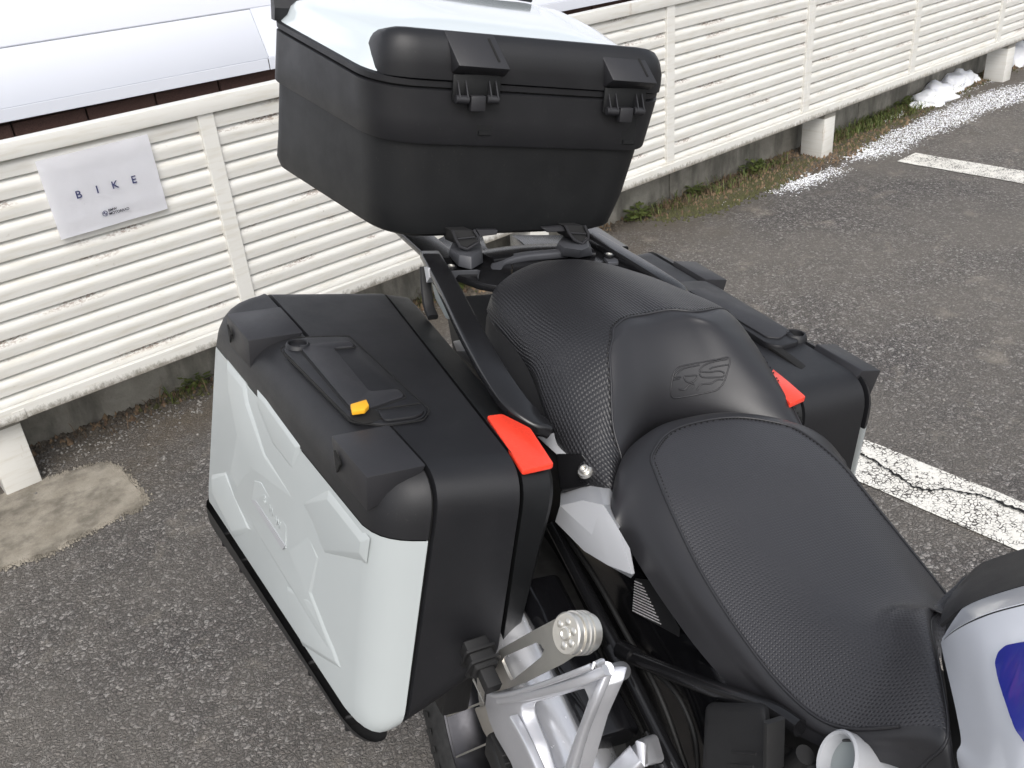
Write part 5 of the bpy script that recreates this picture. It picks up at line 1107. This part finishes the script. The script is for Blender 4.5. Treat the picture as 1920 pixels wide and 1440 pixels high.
bm = hexa([(.10, -.09, .30), (.10, .12, .30), (.75, .12, .30), (.75, -.09, .30), (.16, -.07, .62), (.16, .10, .62), (.75, .10, .66), (.75, -.07, .66)]); bevel_all(bm, .03, 3); mc.part('engine_block', bm, M['dark'])
q0, q1 = Vector((0.3990,-0.1250,0.7689)), Vector((0.4402,-0.0850,0.7685)); axp = (q1 - q0).normalized()
n_ = 36
bm = bmesh.new(); Vw = Vector((-.25, -.6, .75)).normalized(); axp = Vector((.34, .86, -.40)).normalized(); DS = 1.36; disc_loft(bm, q0, axp, [(.0150, .03), (.0150, .006), (.0162, .001), (.0178, 0), (.0192, .0015), (.0192, .02), (.0185, .024), (.0185, .16)], n_); mc.part('intake_pipe', bm, M['silver'], smooth=40)
bm = bmesh.new(); disc_loft(bm, q0 + axp * .012, axp, [(.0149, 0), (.0149, .004)], n_); mc.part('pipe_plug', bm, M['grille'])
tube('brake_hose', [(0.3204,-0.1200,0.7037), (0.3474,-0.1200,0.7186), (0.3734,-0.1200,0.7307), (0.3902,-0.1200,0.7224)], .008, 'rubber')
tube('hose_fitting', [(0.3537,-0.1250,0.7136), (0.3682,-0.1250,0.7434)], .009, 'rubber')

tube('cable', [(-0.0764,-0.1350,0.6876), (0.0056,-0.1300,0.6698), (0.0803,-0.1280,0.6464), (0.1536,-0.1250,0.6210), (0.2211,-0.1200,0.5652)], .0035, 'rubber')
tube('cable', [(0.0923,-0.1200,0.6179), (0.1623,-0.1150,0.6335), (0.2045,-0.1100,0.6086), (0.2282,-0.1100,0.5608)], .003, 'rubber')
tube('brake_line', [(0.0352,-0.1300,0.6022), (0.1029,-0.1400,0.5882), (0.1561,-0.1400,0.5721), (0.1913,-0.1300,0.5296)], .0028, 'dark')
# --- tank: white side panel, upper panel, black cover
def grid_part(name, rows, mat, sub=5, thick=.003, parent=None):
    S_ = Surf(rows, sub, False); bm = S_.bm(None); bmesh.ops.recalc_face_normals(bm, faces=bm.faces); bmesh.ops.solidify(bm, geom=bm.faces[:], thickness=thick); return S_, mc.part(name, bm, M[mat], parent, 50)
rowsA = [[(0.3917,-0.0300,0.8624), (0.4117,-0.0500,0.8943), (0.4331,-0.0660,0.9259), (0.4517,-0.0720,0.9511), (0.4741,-0.0750,0.9774), (0.4967,-0.0750,1.0036)],
         [(0.4070,-0.0420,0.8614), (0.4327,-0.0660,0.8971), (0.4595,-0.0860,0.9312), (0.4772,-0.0920,0.9524), (0.4959,-0.0940,0.9729), (0.5179,-0.0940,0.9973)],
         [(0.4339,-0.0620,0.8597), (0.4598,-0.0840,0.8924), (0.4850,-0.1040,0.9235), (0.5038,-0.1120,0.9450), (0.5204,-0.1140,0.9625), (0.5416,-0.1140,0.9854)],
         [(0.4592,-0.0800,0.8555), (0.4837,-0.1000,0.8844), (0.5065,-0.1180,0.9132), (0.5248,-0.1280,0.9362), (0.5405,-0.1300,0.9540), (0.5606,-0.1300,0.9772)],
         [(0.4724,-0.0880,0.8480), (0.4966,-0.1060,0.8688), (0.5197,-0.1240,0.8960), (0.5416,-0.1380,0.9246), (0.5570,-0.1400,0.9417), (0.5762,-0.1400,0.9653)],
         [(0.4734,-0.0880,0.8334), (0.4977,-0.1040,0.8467), (0.5263,-0.1240,0.8699), (0.5546,-0.1420,0.8978), (0.5736,-0.1460,0.9201), (0.5919,-0.1460,0.9446)],
         [(0.4884,-0.0800,0.8006), (0.5170,-0.1000,0.8067), (0.5480,-0.1240,0.8317), (0.5754,-0.1450,0.8640), (0.5926,-0.1500,0.8872), (0.6089,-0.1500,0.9163)]]
SA, tankp = grid_part('tank_side_panel', rowsA, 'tankw')
rowsB = [[(0.3902,-0.0280,0.8647), (0.3885,-0.0180,0.8824), (0.3795,0.0050,0.8838), (0.3929,0.0100,0.9023), (0.4180,0.0120,0.9319), (0.4444,0.0120,0.9610)],
         [(0.3920,-0.0300,0.8650), (0.4008,-0.0350,0.8882), (0.4129,-0.0400,0.9111), (0.4326,-0.0460,0.9374), (0.4562,-0.0480,0.9647), (0.4799,-0.0480,0.9918)],
         [(0.3925,-0.0310,0.8645), (0.4108,-0.0500,0.8953), (0.4322,-0.0660,0.9272), (0.4507,-0.0720,0.9524), (0.4733,-0.0750,0.9786), (0.4962,-0.0750,1.0050)]]
grid_part('tank_top_panel', rowsB, 'tankw')
bm = bmesh.new(); add_sweep(bm, cr([Vector(p) + Vector((0, .002, -.001)) for p in ((0.3928,-0.0310,0.8636), (0.4115,-0.0500,0.8948), (0.4335,-0.0670,0.9275), (0.4520,-0.0730,0.9526), (0.4745,-0.0760,0.9788), (0.4970,-0.0760,1.0049))], 5), circ(.0014, 6)); mc.part('panel_gap', bm, M['blackdeep'])
rowsC = [[(0.3172,0.0850,0.8499), (0.3144,0.1000,0.8577), (0.3208,0.1100,0.8687), (0.3450,0.1150,0.8965), (0.3736,0.1180,0.9280)],
         [(0.3449,0.0350,0.8686), (0.3407,0.0600,0.8716), (0.3445,0.0780,0.8810), (0.3664,0.0850,0.9066), (0.3937,0.0880,0.9371)],
         [(0.3601,0.0050,0.8672), (0.3626,0.0250,0.8794), (0.3733,0.0380,0.8958), (0.3958,0.0430,0.9221), (0.4219,0.0450,0.9519)],
         [(0.3754,-0.0150,0.8644), (0.3805,0.0000,0.8841), (0.3931,0.0100,0.9035), (0.4166,0.0140,0.9314), (0.4425,0.0140,0.9617)]]
grid_part('tank_cover', rowsC, 'case')
grid_part('tank_cover_base', [[(0.3778,-0.0100,0.8661), (0.3836,0.0000,0.8853), (0.4263,0.0000,0.9367)], [(0.3953,-0.0300,0.8538), (0.4071,-0.0300,0.8779), (0.4562,-0.0300,0.9232)], [(0.4243,-0.0500,0.8417), (0.4417,-0.0500,0.8629), (0.4803,-0.0500,0.9027)], [(0.4457,-0.0550,0.8051), (0.4660,-0.0600,0.8272), (0.5013,-0.0600,0.8676)], [(0.4592,-0.0550,0.7463), (0.4871,-0.0600,0.7673), (0.5229,-0.0600,0.8079)]], 'dark')
# blue graphic laid on the side panel
bl = BVHTree.FromBMesh(SA.bm(None))
def onS(p): return onto(p, bl, .0037)
bp = [(0.5180,-0.1550,0.9839), (0.5177,-0.1550,0.9919), (0.5206,-0.1550,0.9995), (0.5307,-0.1550,1.0107), (0.5432,-0.1550,1.0227), (0.5723,-0.1550,0.9582), (0.5594,-0.1550,0.9473), (0.5443,-0.1550,0.9535), (0.5323,-0.1550,0.9657), (0.5235,-0.1550,0.9755)]
bp = round_poly([Vector(p) for p in bp], .002, 2)
bm = bmesh.new(); bm.faces.new([bm.verts.new(p) for p in bp]); bmesh.ops.triangulate(bm, faces=bm.faces); 
for _ in range(3): bmesh.ops.subdivide_edges(bm, edges=bm.edges[:], cuts=1)
for v in bm.verts: v.co = onS(v.co)
mc.part('blue_graphic', bm, M['blue'], tankp, 60)
